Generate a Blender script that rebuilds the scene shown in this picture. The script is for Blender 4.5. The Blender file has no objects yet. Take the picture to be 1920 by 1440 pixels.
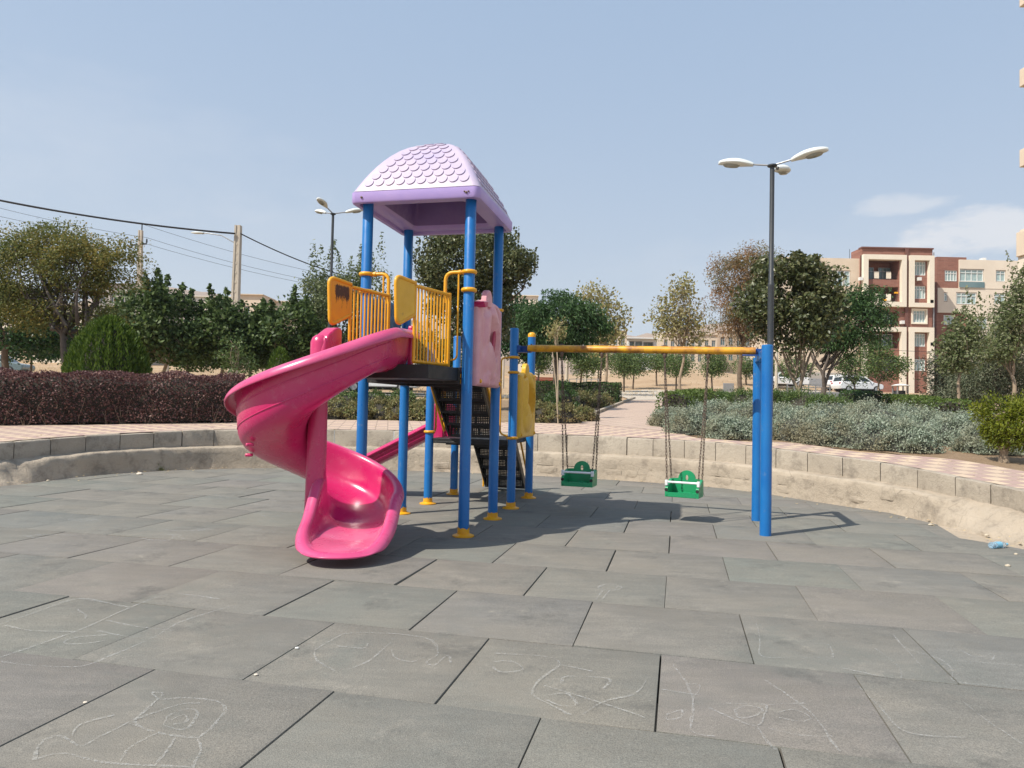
import bpy, bmesh, math, random
import numpy as np
from mathutils import Vector, Matrix
random.seed(7); RNG = np.random.default_rng(11)
PI = math.pi
sc = bpy.context.scene
col = sc.collection

# ------------------------------------------------------------------ survey of the place
CF, PITCH, ROLL, CH = 1335.0, .0313, .0216, 1.35       # lens (px of a 1920 frame), tilt, roll, eye height
def ray(px, py):
    a, b = px-960, py-720
    cr, sr = math.cos(ROLL), math.sin(ROLL)
    x, y = (a*cr+b*sr)/CF, -(-a*sr+b*cr)/CF
    c, s = math.cos(PITCH), math.sin(PITCH)
    return Vector((x, c-s*y, s+c*y))
def U(px, py, Y):                                       # sight line at a surveyed distance
    r = ray(px, py); return Vector((0, 0, CH)) + r*(Y/r.y)
def G(px, py, z=0.0):
    r = ray(px, py); return Vector((0, 0, CH)) + r*((z-CH)/r.z)
def sstep(a, b, x):
    t = min(1, max(0, (x-a)/(b-a))); return t*t*(3-2*t)
def T(X, Y):                                            # height of the land
    z = .17 + .042*Y + .08*math.tanh(X/8)
    z -= .085*sstep(3.4, 5.8, X)*sstep(12.0, 8.0, Y)*sstep(14, 8, X)
    if Y > 30: z += .027*(Y-30)*sstep(2, -14, X-0.02*Y)
    if Y > 40:
        z += 2.6*math.exp(-((X-20)/13)**2 - ((Y-88)/20)**2) * sstep(40, 60, Y)
    if Y > 110: z += .02*(Y-110)
    return z
def GT(px, py):                                         # sight line meets the land
    r = ray(px, py); y = 2.0
    while y < 160:
        p = Vector((0, 0, CH)) + r*(y/r.y)
        if p.z <= T(p.x, p.y): break
        y += .1
    return Vector((p.x, p.y, T(p.x, p.y)))
YAW = .231
O3 = Vector((-.469, 7.39, 0)); DV = Vector((math.sin(YAW), math.cos(YAW), 0)); RV = Vector((math.cos(YAW), -math.sin(YAW), 0))
def L2W(x, y, z=0): return O3 + RV*x + DV*y + Vector((0, 0, z))

# ------------------------------------------------------------------ object helpers
def tag(o, label=None, cat=None, group=None, kind=None):
    if label: o['label'] = label
    if cat: o['category'] = cat
    if group: o['group'] = group
    if kind: o['kind'] = kind
    return o
def empty(name, loc=(0, 0, 0), rz=0, label=None, cat=None, group=None):
    o = bpy.data.objects.new(name, None); col.objects.link(o)
    o.location = loc; o.rotation_euler = (0, 0, rz); o.empty_display_size = .2
    return tag(o, label, cat, group)
class MB:
    def __init__(self): self.v = []; self.f = []; self.m = []; self.cur = 0
    def add(self, vs, fs):
        n = len(self.v); self.v += [tuple(p) for p in vs]
        for f in fs: self.f.append(tuple(i+n for i in f)); self.m.append(self.cur)
        return self
    def box(self, c, s, M=None):
        hx, hy, hz = s[0]/2, s[1]/2, s[2]/2
        vs = [Vector((x*hx, y*hy, z*hz)) for z in (-1, 1) for y in (-1, 1) for x in (-1, 1)]
        if M is not None: vs = [M @ p for p in vs]
        c = Vector(c); vs = [p+c for p in vs]
        return self.add(vs, [(0, 2, 3, 1), (4, 5, 7, 6), (0, 1, 5, 4), (2, 6, 7, 3), (0, 4, 6, 2), (1, 3, 7, 5)])
    def bar(self, a, b, w, h):                          # square bar from a to b
        a, b = Vector(a), Vector(b); d = b-a
        M = d.to_track_quat('Y', 'Z').to_matrix()
        return self.box((a+b)/2, (w, d.length, h), M)
    def tube(self, pts, r, seg=10, caps=True, closed=False):
        pts = [Vector(p) for p in pts]; n = len(pts)
        rs = r if hasattr(r, '__len__') else [r]*n
        base = len(self.v); nrm = None; rings = []
        for i, p in enumerate(pts):
            if closed: d = pts[(i+1) % n]-pts[i-1]
            else: d = pts[min(i+1, n-1)]-pts[max(i-1, 0)]
            if d.length < 1e-9: d = Vector((0, 0, 1))
            d.normalize()
            if nrm is None:
                nrm = d.orthogonal().normalized()
                if abs(d.z) < .99:
                    q = Vector((0, 0, 1)); nrm = (q-d*q.dot(d)).normalized()
            else:
                nrm = nrm-d*nrm.dot(d)
                nrm = nrm.normalized() if nrm.length > 1e-6 else d.orthogonal().normalized()
            b = d.cross(nrm)
            rings.append([p+(nrm*math.cos(t)+b*math.sin(t))*rs[i] for t in (2*PI*k/seg for k in range(seg))])
        vs = [q for ring in rings for q in ring]; fs = []
        for i in range(n if closed else n-1):
            j = (i+1) % n
            for k in range(seg):
                l = (k+1) % seg
                fs.append((i*seg+k, i*seg+l, j*seg+l, j*seg+k))
        if caps and not closed:
            fs.append(tuple(reversed(range(seg)))); fs.append(tuple((n-1)*seg+k for k in range(seg)))
        return self.add(vs, fs)
    def lathe(self, prof, c=(0, 0, 0), seg=20, M=None):   # prof: (r,z)
        c = Vector(c); vs = []; fs = []; n = len(prof)
        for r, z in prof:
            for k in range(seg):
                t = 2*PI*k/seg; p = Vector((r*math.cos(t), r*math.sin(t), z))
                vs.append((M @ p if M is not None else p)+c)
        for i in range(n-1):
            for k in range(seg):
                l = (k+1) % seg; fs.append((i*seg+k, i*seg+l, (i+1)*seg+l, (i+1)*seg+k))
        if prof[0][0] > 1e-6: fs.append(tuple(reversed(range(seg))))
        if prof[-1][0] > 1e-6: fs.append(tuple((n-1)*seg+k for k in range(seg)))
        return self.add(vs, fs)
    def prism(self, poly, a, b, f):                     # poly 2-D, f(u,v,w)->3-D, from w=a to w=b
        n = len(poly)
        vs = [f(u, v, a) for u, v in poly]+[f(u, v, b) for u, v in poly]
        fs = [tuple(reversed(range(n))), tuple(range(n, 2*n))]
        fs += [(i, (i+1) % n, n+(i+1) % n, n+i) for i in range(n)]
        return self.add(vs, fs)
    def grid(self, P, closed_u=False):                  # P[i][j] points
        n, m = len(P), len(P[0]); vs = [q for row in P for q in row]; fs = []
        for i in range(n if closed_u else n-1):
            for j in range(m-1):
                k = (i+1) % n
                fs.append((i*m+j, k*m+j, k*m+j+1, i*m+j+1))
        return self.add(vs, fs)
    def build(self, name, mats, parent=None, smooth=35, bevel=0, fix=True):
        me = bpy.data.meshes.new(name); me.from_pydata(self.v, [], self.f)
        mats = mats if isinstance(mats, (list, tuple)) else [mats]
        for m in mats: me.materials.append(m)
        if len(mats) > 1: me.polygons.foreach_set('material_index', self.m)
        if fix:
            bm = bmesh.new(); bm.from_mesh(me); bmesh.ops.recalc_face_normals(bm, faces=bm.faces); bm.to_mesh(me); bm.free()
        if smooth:
            me.shade_smooth(); me.set_sharp_from_angle(angle=math.radians(smooth))
        o = bpy.data.objects.new(name, me); col.objects.link(o)
        if parent: o.parent = parent
        if bevel:
            b = o.modifiers.new('bevel', 'BEVEL'); b.width = bevel; b.segments = 2; b.limit_method = 'ANGLE'; b.angle_limit = math.radians(40)
        return o
def copy_tree(o, parent=None):
    c = o.copy(); col.objects.link(c)
    if parent: c.parent = parent
    for ch in list(o.children): copy_tree(ch, c)
    return c
def arc_pts(c, r, a0, a1, n, f): return [f(c[0]+r*math.cos(a0+(a1-a0)*i/n), c[1]+r*math.sin(a0+(a1-a0)*i/n)) for i in range(n+1)]
def fillet(pts, r, n=6):                                # round the corners of a 3-D polyline
    pts = [Vector(p) for p in pts]; out = [pts[0]]
    for i in range(1, len(pts)-1):
        a, b, c = pts[i-1], pts[i], pts[i+1]
        u, v = (a-b), (c-b); rr = min(r, u.length*.49, v.length*.49)
        p, q = b+u.normalized()*rr, b+v.normalized()*rr
        for k in range(n+1):
            t = k/n; out.append(p*(1-t)**2+b*2*t*(1-t)+q*t*t)
    return out+[pts[-1]]

# ------------------------------------------------------------------ materials
class NT:
    def __init__(self, name):
        self.m = bpy.data.materials.new(name); self.m.use_nodes = True
        self.t = self.m.node_tree; self.n = self.t.nodes
        self.bs = self.n['Principled BSDF']; self.out = self.n['Material Output']
        self.co = self.n.new('ShaderNodeTexCoord')
    def new(self, t, **kw):
        nd = self.n.new(t)
        for k, v in kw.items():
            if k in nd.inputs: nd.inputs[k].default_value = v
            else: setattr(nd, k, v)
        return nd
    def l(self, a, b): self.t.links.new(a, b); return self
    def noise(self, scale, detail=4, rough=.55, src=None, dist=0):
        nd = self.new('ShaderNodeTexNoise', Scale=scale, Detail=detail, Roughness=rough, Distortion=dist)
        self.l(src or self.co.outputs['Object'], nd.inputs['Vector']); return nd.outputs['Fac']
    def ramp(self, fac, stops):
        nd = self.new('ShaderNodeValToRGB'); e = nd.color_ramp.elements
        while len(e) < len(stops): e.new(.5)
        for i, (p, c) in enumerate(stops):
            e[i].position = p; e[i].color = (*c, 1) if hasattr(c, '__len__') else (c, c, c, 1)
        self.l(fac, nd.inputs['Fac']); return nd.outputs['Color']
    def mix(self, fac, a, b, mode='MIX'):
        nd = self.n.new('ShaderNodeMix'); nd.data_type = 'RGBA'; nd.blend_type = mode
        for s, v in ((nd.inputs[0], fac), (nd.inputs[6], a), (nd.inputs[7], b)):
            if isinstance(v, bpy.types.NodeSocket): self.l(v, s)
            elif hasattr(v, '__len__'): s.default_value = (*v, 1)
            else: s.default_value = v
        return nd.outputs[2]
    def math(self, op, a, b=0):
        nd = self.n.new('ShaderNodeMath'); nd.operation = op
        for s, v in ((nd.inputs[0], a), (nd.inputs[1], b)):
            if isinstance(v, bpy.types.NodeSocket): self.l(v, s)
            else: s.default_value = v
        return nd.outputs[0]
    def bump(self, h, strength=.3, dist=.01):
        nd = self.new('ShaderNodeBump', Strength=strength, Distance=dist); self.l(h, nd.inputs['Height'])
        self.l(nd.outputs['Normal'], self.bs.inputs['Normal']); return self
    def color(self, c):
        if isinstance(c, bpy.types.NodeSocket): self.l(c, self.bs.inputs['Base Color'])
        else: self.bs.inputs['Base Color'].default_value = (*c, 1)
        return self
    def set(self, **kw):
        for k, v in kw.items():
            s = self.bs.inputs[k.replace('_', ' ')]
            if isinstance(v, bpy.types.NodeSocket): self.l(v, s)
            else: s.default_value = v
        return self
    def xy(self, rz=0, scale=1):
        mp = self.new('ShaderNodeMapping'); mp.inputs['Rotation'].default_value[2] = rz; mp.inputs['Scale'].default_value = (scale,)*3
        self.l(self.co.outputs['Object'], mp.inputs['Vector']); return mp.outputs['Vector']

def paint(name, c, c2=None, rough=.35, scale=3, bump=.05, bscale=60, dirt=None, dirt_amt=.0, spec=.5, metal=0, coat=0):
    k = NT(name); c2 = c2 or tuple(x*.8 for x in c)
    f = k.noise(scale, 5, .6)
    cc = k.ramp(f, [(.3, c), (.7, c2)])
    if dirt:
        d = k.ramp(k.noise(scale*2.3, 8, .7), [(.62-.3*dirt_amt, 0.0), (.78-.2*dirt_amt, 1.0)])
        cc = k.mix(d, cc, dirt)
    k.color(cc); r = k.ramp(k.noise(scale*4, 4), [(.3, rough*.8), (.7, min(1, rough*1.3))])
    k.set(Roughness=r, Specular_IOR_Level=spec, Metallic=metal)
    if coat: k.set(Coat_Weight=coat, Coat_Roughness=.15)
    k.bump(k.noise(bscale, 3), bump, .004)
    return k.m
def leafmat(name, cols, big=None, bigscale=.8, trans=.25, rough=.5, spec=.35, gain=1.6):
    k = NT(name); tn = lambda c: tuple(min(.9, x*gain) for x in c); cols = [tn(c) for c in cols]; big = [tn(c) for c in big] if big else None; trans = min(.4, trans+.08)
    g = k.n.new('ShaderNodeNewGeometry')
    st = [(i/(len(cols)-1), c) for i, c in enumerate(cols)]
    c = k.ramp(g.outputs['Random Per Island'], st)
    if big:
        f = k.ramp(k.noise(bigscale, 3, .6), [(.42, 0.0), (.62, 1.0)])
        c = k.mix(f, c, k.ramp(g.outputs['Random Per Island'], [(0, big[0]), (1, big[1])]))
    k.color(c).set(Roughness=rough, Specular_IOR_Level=spec)
    if trans:
        tr = k.n.new('ShaderNodeBsdfTranslucent'); k.l(c, tr.inputs['Color'])
        mx = k.n.new('ShaderNodeMixShader'); mx.inputs[0].default_value = trans
        k.l(k.bs.outputs[0], mx.inputs[1]); k.l(tr.outputs[0], mx.inputs[2]); k.l(mx.outputs[0], k.out.inputs['Surface'])
    return k.m

M = {}
M['blue'] = paint('blue_post_paint', (.006, .125, .40), (.010, .16, .44), .34, 2.2, .06, 40, (.16, .22, .30), .12)
M['blue_d'] = paint('blue_steel_paint', (.008, .05, .22), (.01, .07, .28), .4, 4, .08, 60, (.12, .06, .03), .1)
M['yellow'] = paint('yellow_tube_paint', (.78, .40, .012), (.70, .31, .012), .35, 5, .05, 60, (.42, .19, .03), .06)
M['yellow_rust'] = paint('rusty_yellow_paint', (.74, .38, .012), (.68, .32, .02), .4, 1.6, .08, 50, (.22, .075, .025), .55)
M['yellow_pl'] = paint('yellow_plastic', (.80, .46, .03), (.66, .36, .03), .42, 3, .04, 40, (.34, .17, .04), .12)
M['black'] = paint('black_coated_steel', (.010, .010, .011), (.02, .02, .02), .5, 4, .1, 90, (.10, .09, .07), .08)
M['stringer'] = paint('grey_steel_stringer', (.085, .075, .06), (.12, .1, .08), .55, 4, .1, 80, (.2, .16, .1), .2)
M['pole_dark'] = paint('dark_grey_lamp_paint', (.028, .033, .04), (.04, .045, .05), .45, 3, .03, 60)
M['lampwhite'] = paint('lamp_shell_white', (.62, .67, .64), (.70, .72, .70), .35, 4, .02, 60)
M['galv'] = paint('galvanised_steel', (.42, .43, .44), (.33, .34, .35), .45, 6, .05, 60, metal=.6)
M['chain'] = paint('rusty_chain_steel', (.17, .13, .10), (.11, .09, .08), .6, 30, .2, 200, (.2, .08, .03), .4, metal=.5)
M['green_pl'] = paint('green_plastic', (.008, .30, .115), (.012, .24, .10), .38, 4, .03, 40)
M['white_pl'] = paint('white_plastic', (.78, .79, .79), (.66, .68, .69), .4, 8, .02, 60)
M['concrete_pole'] = paint('pole_concrete', (.56, .49, .40), (.44, .39, .32), .9, 1.4, .3, 30)
M['rubber'] = paint('black_rubber', (.012, .012, .013), (.02, .02, .02), .8, 5, .2, 90)
M['cable'] = paint('cable_black', (.015, .016, .02), (.02, .02, .02), .6)
M['carwhite'] = paint('white_car_paint', (.78, .79, .80), (.74, .75, .76), .2, 1, .0, 60, coat=.6)
M['carteal'] = paint('grey_blue_car_paint', (.10, .15, .16), (.11, .16, .17), .25, 1, .0, 60, coat=.6)
M['carglass'] = paint('car_window_glass', (.012, .016, .02), (.02, .025, .03), .06, 1, 0, 60, spec=.8)
M['hub'] = paint('wheel_trim_grey', (.35, .36, .37), (.28, .29, .3), .4, 9, .03)
M['redlamp'] = paint('red_light_plastic', (.35, .015, .015), (.3, .01, .01), .25)
M['glass'] = paint('window_glass', (.10, .17, .18), (.16, .24, .25), .08, .5, 0, 60, spec=.8)
M['curtain'] = paint('curtained_glass', (.42, .52, .50), (.26, .36, .36), .15, 2.5, 0, 60, spec=.7)
M['winwhite'] = paint('white_window_frame', (.80, .80, .78), (.74, .74, .72), .5)
M['darkin'] = paint('dim_interior', (.05, .045, .04), (.03, .03, .03), .9)
M['bark'] = paint('brown_bark', (.17, .125, .09), (.10, .075, .055), .95, 6, .8, 26)
M['bark_pale'] = paint('pale_bark', (.36, .28, .20), (.25, .19, .135), .95, 6, .6, 26)
M['bark_grey'] = paint('grey_bark', (.15, .125, .105), (.085, .07, .06), .95, 6, .8, 26)
M['wood_stick'] = paint('dry_wood_stake', (.46, .37, .26), (.34, .27, .19), .9, 6, .4, 30)
M['cream'] = paint('cream_render', (.77, .70, .58), (.70, .63, .52), .9, .35, .1, 20)
M['stone_beige'] = paint('beige_stone_cladding', (.66, .55, .43), (.58, .48, .37), .9, .6, .1, 14)
M['pale_stone'] = paint('pale_stone_cladding', (.72, .64, .53), (.65, .57, .47), .9, .5, .1, 14)
M['greywall'] = paint('grey_render', (.42, .39, .36), (.35, .33, .30), .9, .3, .1, 14)
M['whitewall'] = paint('white_render', (.72, .72, .70), (.64, .64, .62), .9, .4, .1, 14)
M['tanwall'] = paint('tan_brick_far', (.50, .39, .29), (.44, .34, .25), .9, .4, .1, 14)
M['bluebin'] = paint('blue_container_paint', (.02, .07, .24), (.03, .09, .28), .5, 1, .1, 30)
M['benchred'] = paint('red_brown_bench_paint', (.26, .05, .022), (.20, .04, .02), .5, 4, .1)
M['reddark'] = paint('dark_red_trim', (.17, .075, .058), (.14, .06, .048), .6)

# brick cladding for the flats
def brickmat(name, a, b, mortar, scale, bw=.9, bh=.22):
    k = NT(name)
    mp = k.new('ShaderNodeMapping'); mp.inputs['Rotation'].default_value = (PI/2, 0, 0); k.l(k.co.outputs['Object'], mp.inputs['Vector'])
    br = k.new('ShaderNodeTexBrick', Scale=scale, **{'Brick Width': bw, 'Row Height': bh, 'Mortar Size': .02})
    br.inputs['Color1'].default_value = (*a, 1); br.inputs['Color2'].default_value = (*b, 1); br.inputs['Mortar'].default_value = (*mortar, 1)
    k.l(mp.outputs['Vector'], br.inputs['Vector'])
    k.color(k.mix(k.ramp(k.noise(1.2, 5), [(.4, 0.0), (.8, .5)]), br.outputs['Color'], tuple(x*.7 for x in a))).set(Roughness=.9)
    return k.m
M['brick'] = brickmat('red_brick_cladding', (.29, .13, .095), (.22, .095, .07), (.28, .17, .135), 1.0)

# slide plastic
k = NT('pink_slide_plastic')
f1 = k.ramp(k.noise(1.3, 5, .6), [(.42, 0.0), (.75, 1.0)])
c = k.mix(f1, (.54, .009, .118), (.53, .048, .150))
sc1 = k.ramp(k.noise(9, 8, .75), [(.56, 0.0), (.70, .45)])
c = k.mix(sc1, c, (.58, .17, .25))
vd = k.n.new('ShaderNodeVectorMath'); vd.operation = 'DISTANCE'; k.l(k.co.outputs['Object'], vd.inputs[0]); vd.inputs[1].default_value = (-.62, -1.42, .12)
wear = k.ramp(k.math('ADD', vd.outputs['Value'], k.math('MULTIPLY', k.noise(3, 6, .7), .5)), [(.45, .5), (.85, 0.0)])   # seat-polished fading at the run-out
c = k.mix(wear, c, (.62, .19, .30))
k.color(c).set(Roughness=k.ramp(k.noise(5, 5), [(.3, .2), (.75, .42)]), Specular_IOR_Level=.5, Coat_Weight=.25, Coat_Roughness=.2)
k.bump(k.noise(3.5, 3), .12, .02); M['pink'] = k.m
k = NT('faded_pink_panel_plastic')
c = k.ramp(k.noise(4, 5, .6), [(.3, (.62, .27, .32)), (.7, (.72, .40, .42))])
k.color(c).set(Roughness=.5); k.bump(k.noise(9, 3), .15, .01); M['pinkpanel'] = k.m
k = NT('blue_panel_plastic')
k.color(k.ramp(k.noise(5, 4), [(.3, (.03, .12, .24)), (.7, (.045, .16, .30))])).set(Roughness=.45); M['bluepanel'] = k.m
M['pink_rim'] = paint('sun_faded_pink_rim', (.58, .055, .180), (.60, .10, .23), .3, 2.5, .08, 6, coat=.2)
# lavender roof
k = NT('lavender_roof_plastic')
c = k.ramp(k.noise(1.7, 5, .6), [(.35, (.43, .375, .53)), (.68, (.52, .44, .525))])
c = k.mix(k.ramp(k.noise(6, 8, .7), [(.62, 0.0), (.74, .5)]), c, (.60, .50, .52))
k.color(c).set(Roughness=.42); k.bump(k.noise(3, 3), .08, .02); M['roof'] = k.m
k = NT('purple_roof_plastic')
k.color(k.ramp(k.noise(3, 5), [(.3, (.36, .27, .60)), (.7, (.44, .33, .64))])).set(Roughness=.45); M['roof_p'] = k.m
M['roof_in'] = paint('shade_darkened_purple_plastic', (.19, .125, .32), (.16, .10, .28), .5, 3)  # darker purple paints the shade into the roof's underside
M['panel_red'] = paint('deep_pink_inlay', (.42, .06, .11), (.36, .05, .09), .45, 6)
# rusted panel
k = NT('scorched_yellow_panel')
sp = k.new('ShaderNodeSeparateXYZ'); k.l(k.co.outputs['Generated'], sp.inputs[0])
zz = k.ramp(sp.outputs['Z'], [(.18, .0), (.52, .42), (.68, 1.0), (.85, 1.0), (.94, 0.0)])
yy = k.ramp(sp.outputs['Y'], [(.08, 0.0), (.28, 1.0), (.86, 1.0), (1.0, 0.0)])
mp = k.new('ShaderNodeMapping'); mp.inputs['Scale'].default_value = (1, 16, 4); k.l(k.co.outputs['Generated'], mp.inputs['Vector'])
ns = k.noise(1, 6, .65, mp.outputs['Vector']); nb = k.noise(15, 6, .8, k.co.outputs['Generated'])
w = k.math('MULTIPLY', zz, yy)
fac = k.ramp(k.math('ADD', k.math('ADD', k.math('MULTIPLY', w, .62), k.math('MULTIPLY', ns, .9)), k.math('MULTIPLY', nb, .7)), [(.66, 0.0), (.675, .0)])
fs_ = k.math('MULTIPLY', k.math('SUBTRACT', k.math('ADD', k.math('ADD', k.math('MULTIPLY', w, .62), k.math('MULTIPLY', ns, .9)), k.math('MULTIPLY', nb, .9)), 1.20), 5.5)
cl_ = k.n.new('ShaderNodeClamp'); k.l(fs_, cl_.inputs[0]); fac = cl_.outputs[0]
base = k.ramp(k.noise(7, 5), [(.3, (.76, .37, .012)), (.7, (.68, .30, .02))])
k.color(k.mix(fac, base, (.05, .018, .008))).set(Roughness=.45); M['yellow_burn'] = k.m

# rubber floor tiles
k = NT('rubber_tile_grey')
g = k.n.new('ShaderNodeNewGeometry')
tint = k.ramp(g.outputs['Random Per Island'], [(0, (.205, .203, .183)), (.3, (.226, .208, .182)), (.55, (.196, .208, .184)), (.8, (.222, .204, .186)), (1, (.188, .198, .186))])
mp = k.new('ShaderNodeMapping'); mp.inputs['Rotation'].default_value[2] = YAW; mp.inputs['Scale'].default_value = (2.6, 9, 1); k.l(k.co.outputs['Object'], mp.inputs['Vector'])
streak = k.noise(1, 7, .68, mp.outputs['Vector'])
c = k.mix(k.ramp(streak, [(.40, .30), (.56, 0.0)]), tint, (.130, .130, .118))
c = k.mix(k.ramp(streak, [(.54, 0.0), (.75, .35)]), c, (.30, .275, .235))
c = k.mix(k.ramp(k.noise(.45, 7, .7), [(.42, 0.0), (.62, .5)]), c, (.250, .222, .180))
c = k.mix(k.ramp(k.noise(.8, 7, .72, dist=.8), [(.54, 0.0), (.66, .45)]), c, (.160, .174, .158))
c = k.mix(k.ramp(k.noise(1.7, 9, .76), [(.55, 0.0), (.68, .7)]), c, (.105, .103, .095))
c = k.mix(k.ramp(k.noise(3.3, 9, .78, dist=.3), [(.57, 0.0), (.70, .65)]), c, (.33, .305, .26))
grain = k.noise(190, 2, .5)
c = k.mix(k.ramp(grain, [(.34, .5), (.60, 0.0)]), c, (.07, .07, .065))
c = k.mix(k.ramp(k.noise(75, 4, .7), [(.60, 0.0), (.70, .5)]), c, (.36, .34, .30))
k.color(c).set(Roughness=.9, Specular_IOR_Level=.25)
k.bump(k.math('ADD', k.math('MULTIPLY', grain, .8), k.math('MULTIPLY', k.noise(5, 4), 1.0)), .6, .006); M['tile'] = k.m
# sandy earth
def earth(name, a, b, c3, s=1.0):
    k = NT(name)
    c = k.ramp(k.noise(.25*s, 8, .65), [(.3, a), (.55, b), (.75, c3)])
    c = k.mix(k.ramp(k.noise(7*s, 8, .75), [(.5, 0.0), (.75, .6)]), c, tuple(x*.6 for x in a))
    c = k.mix(k.ramp(k.noise(24*s, 6, .75), [(.55, 0.0), (.7, .5)]), c, tuple(min(1, x*1.35) for x in b))
    k.color(c).set(Roughness=.95, Specular_IOR_Level=.2); k.bump(k.noise(14*s, 6, .7), .6, .05); return k.m
M['earth'] = earth('dry_sandy_earth', (.34, .23, .14), (.42, .30, .19), (.46, .36, .25))
M['subbase'] = earth('dark_joint_base', (.05, .045, .04), (.07, .06, .05), (.09, .08, .065), 3)
M['sand'] = earth('dusty_sand', (.40, .33, .25), (.48, .40, .31), (.50, .43, .35), 2)
M['rubble'] = earth('cream_lime_rubble', (.56, .48, .36), (.62, .54, .42), (.66, .58, .47), 3)
M['gravel'] = earth('pale_gravel', (.44, .38, .31), (.50, .44, .37), (.54, .49, .42), 2)
M['asphalt'] = earth('grey_asphalt', (.13, .125, .12), (.16, .155, .15), (.18, .17, .165), 1.5)
M['hill'] = earth('bare_hill_earth', (.30, .22, .17), (.34, .26, .20), (.37, .29, .23), .02)
M['soil'] = earth('bed_soil', (.22, .15, .095), (.28, .20, .13), (.32, .24, .16), 2)
# concrete of ledge and kerb
def concrete(name, a, b, stain, s=1, crack=.0):
    k = NT(name)
    c = k.ramp(k.noise(1.3*s, 7, .65), [(.3, a), (.7, b)])
    c = k.mix(k.ramp(k.noise(3.1*s, 9, .75), [(.50, 0.0), (.66, .85)]), c, stain)
    c = k.mix(k.ramp(k.noise(45*s, 4, .7), [(.58, 0.0), (.7, .35)]), c, tuple(x*.55 for x in a))
    vo = k.new('ShaderNodeTexVoronoi', Scale=3.2*s); vo.feature = 'DISTANCE_TO_EDGE'; mp = k.new('ShaderNodeMapping'); mp.inputs['Scale'].default_value = (1, 1, 2.4); k.l(k.co.outputs['Object'], mp.inputs['Vector']); k.l(mp.outputs['Vector'], vo.inputs['Vector'])
    cr_ = k.math('MULTIPLY', k.ramp(vo.outputs['Distance'], [(.0, 1.0), (.022, 0.0)]), k.ramp(k.noise(1.7, 3), [(.50, 0.0), (.62, crack)]))
    c = k.mix(cr_, c, tuple(x*.35 for x in a))
    k.color(c).set(Roughness=.93, Specular_IOR_Level=.2); k.bump(k.math('ADD', k.noise(18*s, 8, .75), k.math('MULTIPLY', k.noise(90*s, 3), .4)), .7, .03); return k.m
M['kerb'] = concrete('weathered_kerb_concrete', (.36, .31, .25), (.45, .395, .32), (.22, .19, .155))
M['ledge'] = concrete('rough_ledge_render', (.38, .32, .25), (.47, .40, .315), (.23, .195, .155), crack=.5)
# paving
def paving(name, a, b, joint, rz, size, chk=None, jw=.012):
    k = NT(name); v = k.xy(rz)
    br = k.new('ShaderNodeTexBrick', Scale=1.0, **{'Brick Width': size[0], 'Row Height': size[1], 'Mortar Size': jw, 'Mortar Smooth': .3, 'Bias': 0.0})
    br.offset = 0.0
    br.inputs['Color1'].default_value = (*a, 1); br.inputs['Color2'].default_value = (*b, 1); br.inputs['Mortar'].default_value = (*joint, 1)
    k.l(v, br.inputs['Vector']); c = br.outputs['Color']
    if chk:
        ck = k.new('ShaderNodeTexChecker', Scale=1/size[0]); k.l(v, ck.inputs['Vector'])
        ck.inputs['Color1'].default_value = (*a, 1); ck.inputs['Color2'].default_value = (*chk, 1)
        c = k.mix(br.outputs['Fac'], ck.outputs['Color'], joint)
    c = k.mix(k.ramp(k.noise(.8, 6, .65), [(.4, 0.0), (.75, .5)]), c, (.40, .32, .26))
    c = k.mix(k.ramp(k.noise(20, 6, .7), [(.5, 0.0), (.75, .3)]), c, (.26, .2, .16))
    k.color(c).set(Roughness=.9, Specular_IOR_Level=.25)
    k.bump(k.math('MULTIPLY', br.outputs['Fac'], -1.0), .6, .01); return k.m
M['pave'] = paving('cream_and_mauve_paving', (.58, .45, .33), (.54, .41, .31), (.33, .25, .2), -YAW+.06, (.26, .26), chk=(.40, .28, .25))
M['path'] = paving('pinkish_path_paving', (.50, .385, .31), (.46, .35, .29), (.27, .19, .15), -.32, (.42, .42), jw=.016)
# chalk
k = NT('white_chalk')
k.color((.62, .62, .60)).set(Roughness=.95, Specular_IOR_Level=.1)
tr = k.n.new('ShaderNodeBsdfTransparent'); mx = k.n.new('ShaderNodeMixShader')
k.l(k.ramp(k.noise(70, 6, .8), [(.43, 0.0), (.66, .42)]), mx.inputs[0]); k.l(tr.outputs[0], mx.inputs[1]); k.l(k.bs.outputs[0], mx.inputs[2]); k.l(mx.outputs[0], k.out.inputs['Surface'])
M['chalk'] = k.m
k = NT('clear_bottle_plastic'); k.color((.75, .85, .92)).set(Roughness=.12, Transmission_Weight=.75, IOR=1.3); M['bottle'] = k.m
M['bottle_label'] = paint('blue_bottle_label', (.16, .40, .56), (.2, .45, .6), .4)

# leaves
M['lf_purple'] = leafmat('purple_hedge_leaves', [(.030, .012, .013), (.060, .026, .027), (.105, .050, .046), (.150, .085, .068)], trans=.15, rough=.5, gain=1.75)
M['lf_mul'] = leafmat('mulberry_leaves', [(.020, .036, .012), (.034, .056, .018), (.052, .080, .025), (.085, .115, .042)], trans=.28, rough=.5, spec=.3, gain=1.95)
M['lf_dark'] = leafmat('deep_green_leaves', [(.008, .026, .009), (.014, .042, .013), (.025, .062, .018), (.04, .085, .026)], trans=.18, rough=.42)
M['lf_autumn'] = leafmat('yellowing_autumn_leaves', [(.07, .085, .024), (.11, .115, .03), (.16, .135, .035), (.21, .155, .04)], big=((.06, .085, .025), (.10, .105, .03)), bigscale=.9, trans=.3)
M['lf_dense'] = leafmat('leathery_dense_leaves', [(.030, .040, .014), (.045, .056, .020), (.065, .075, .028), (.10, .10, .042)], trans=.15, rough=.4, spec=.5)
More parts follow.
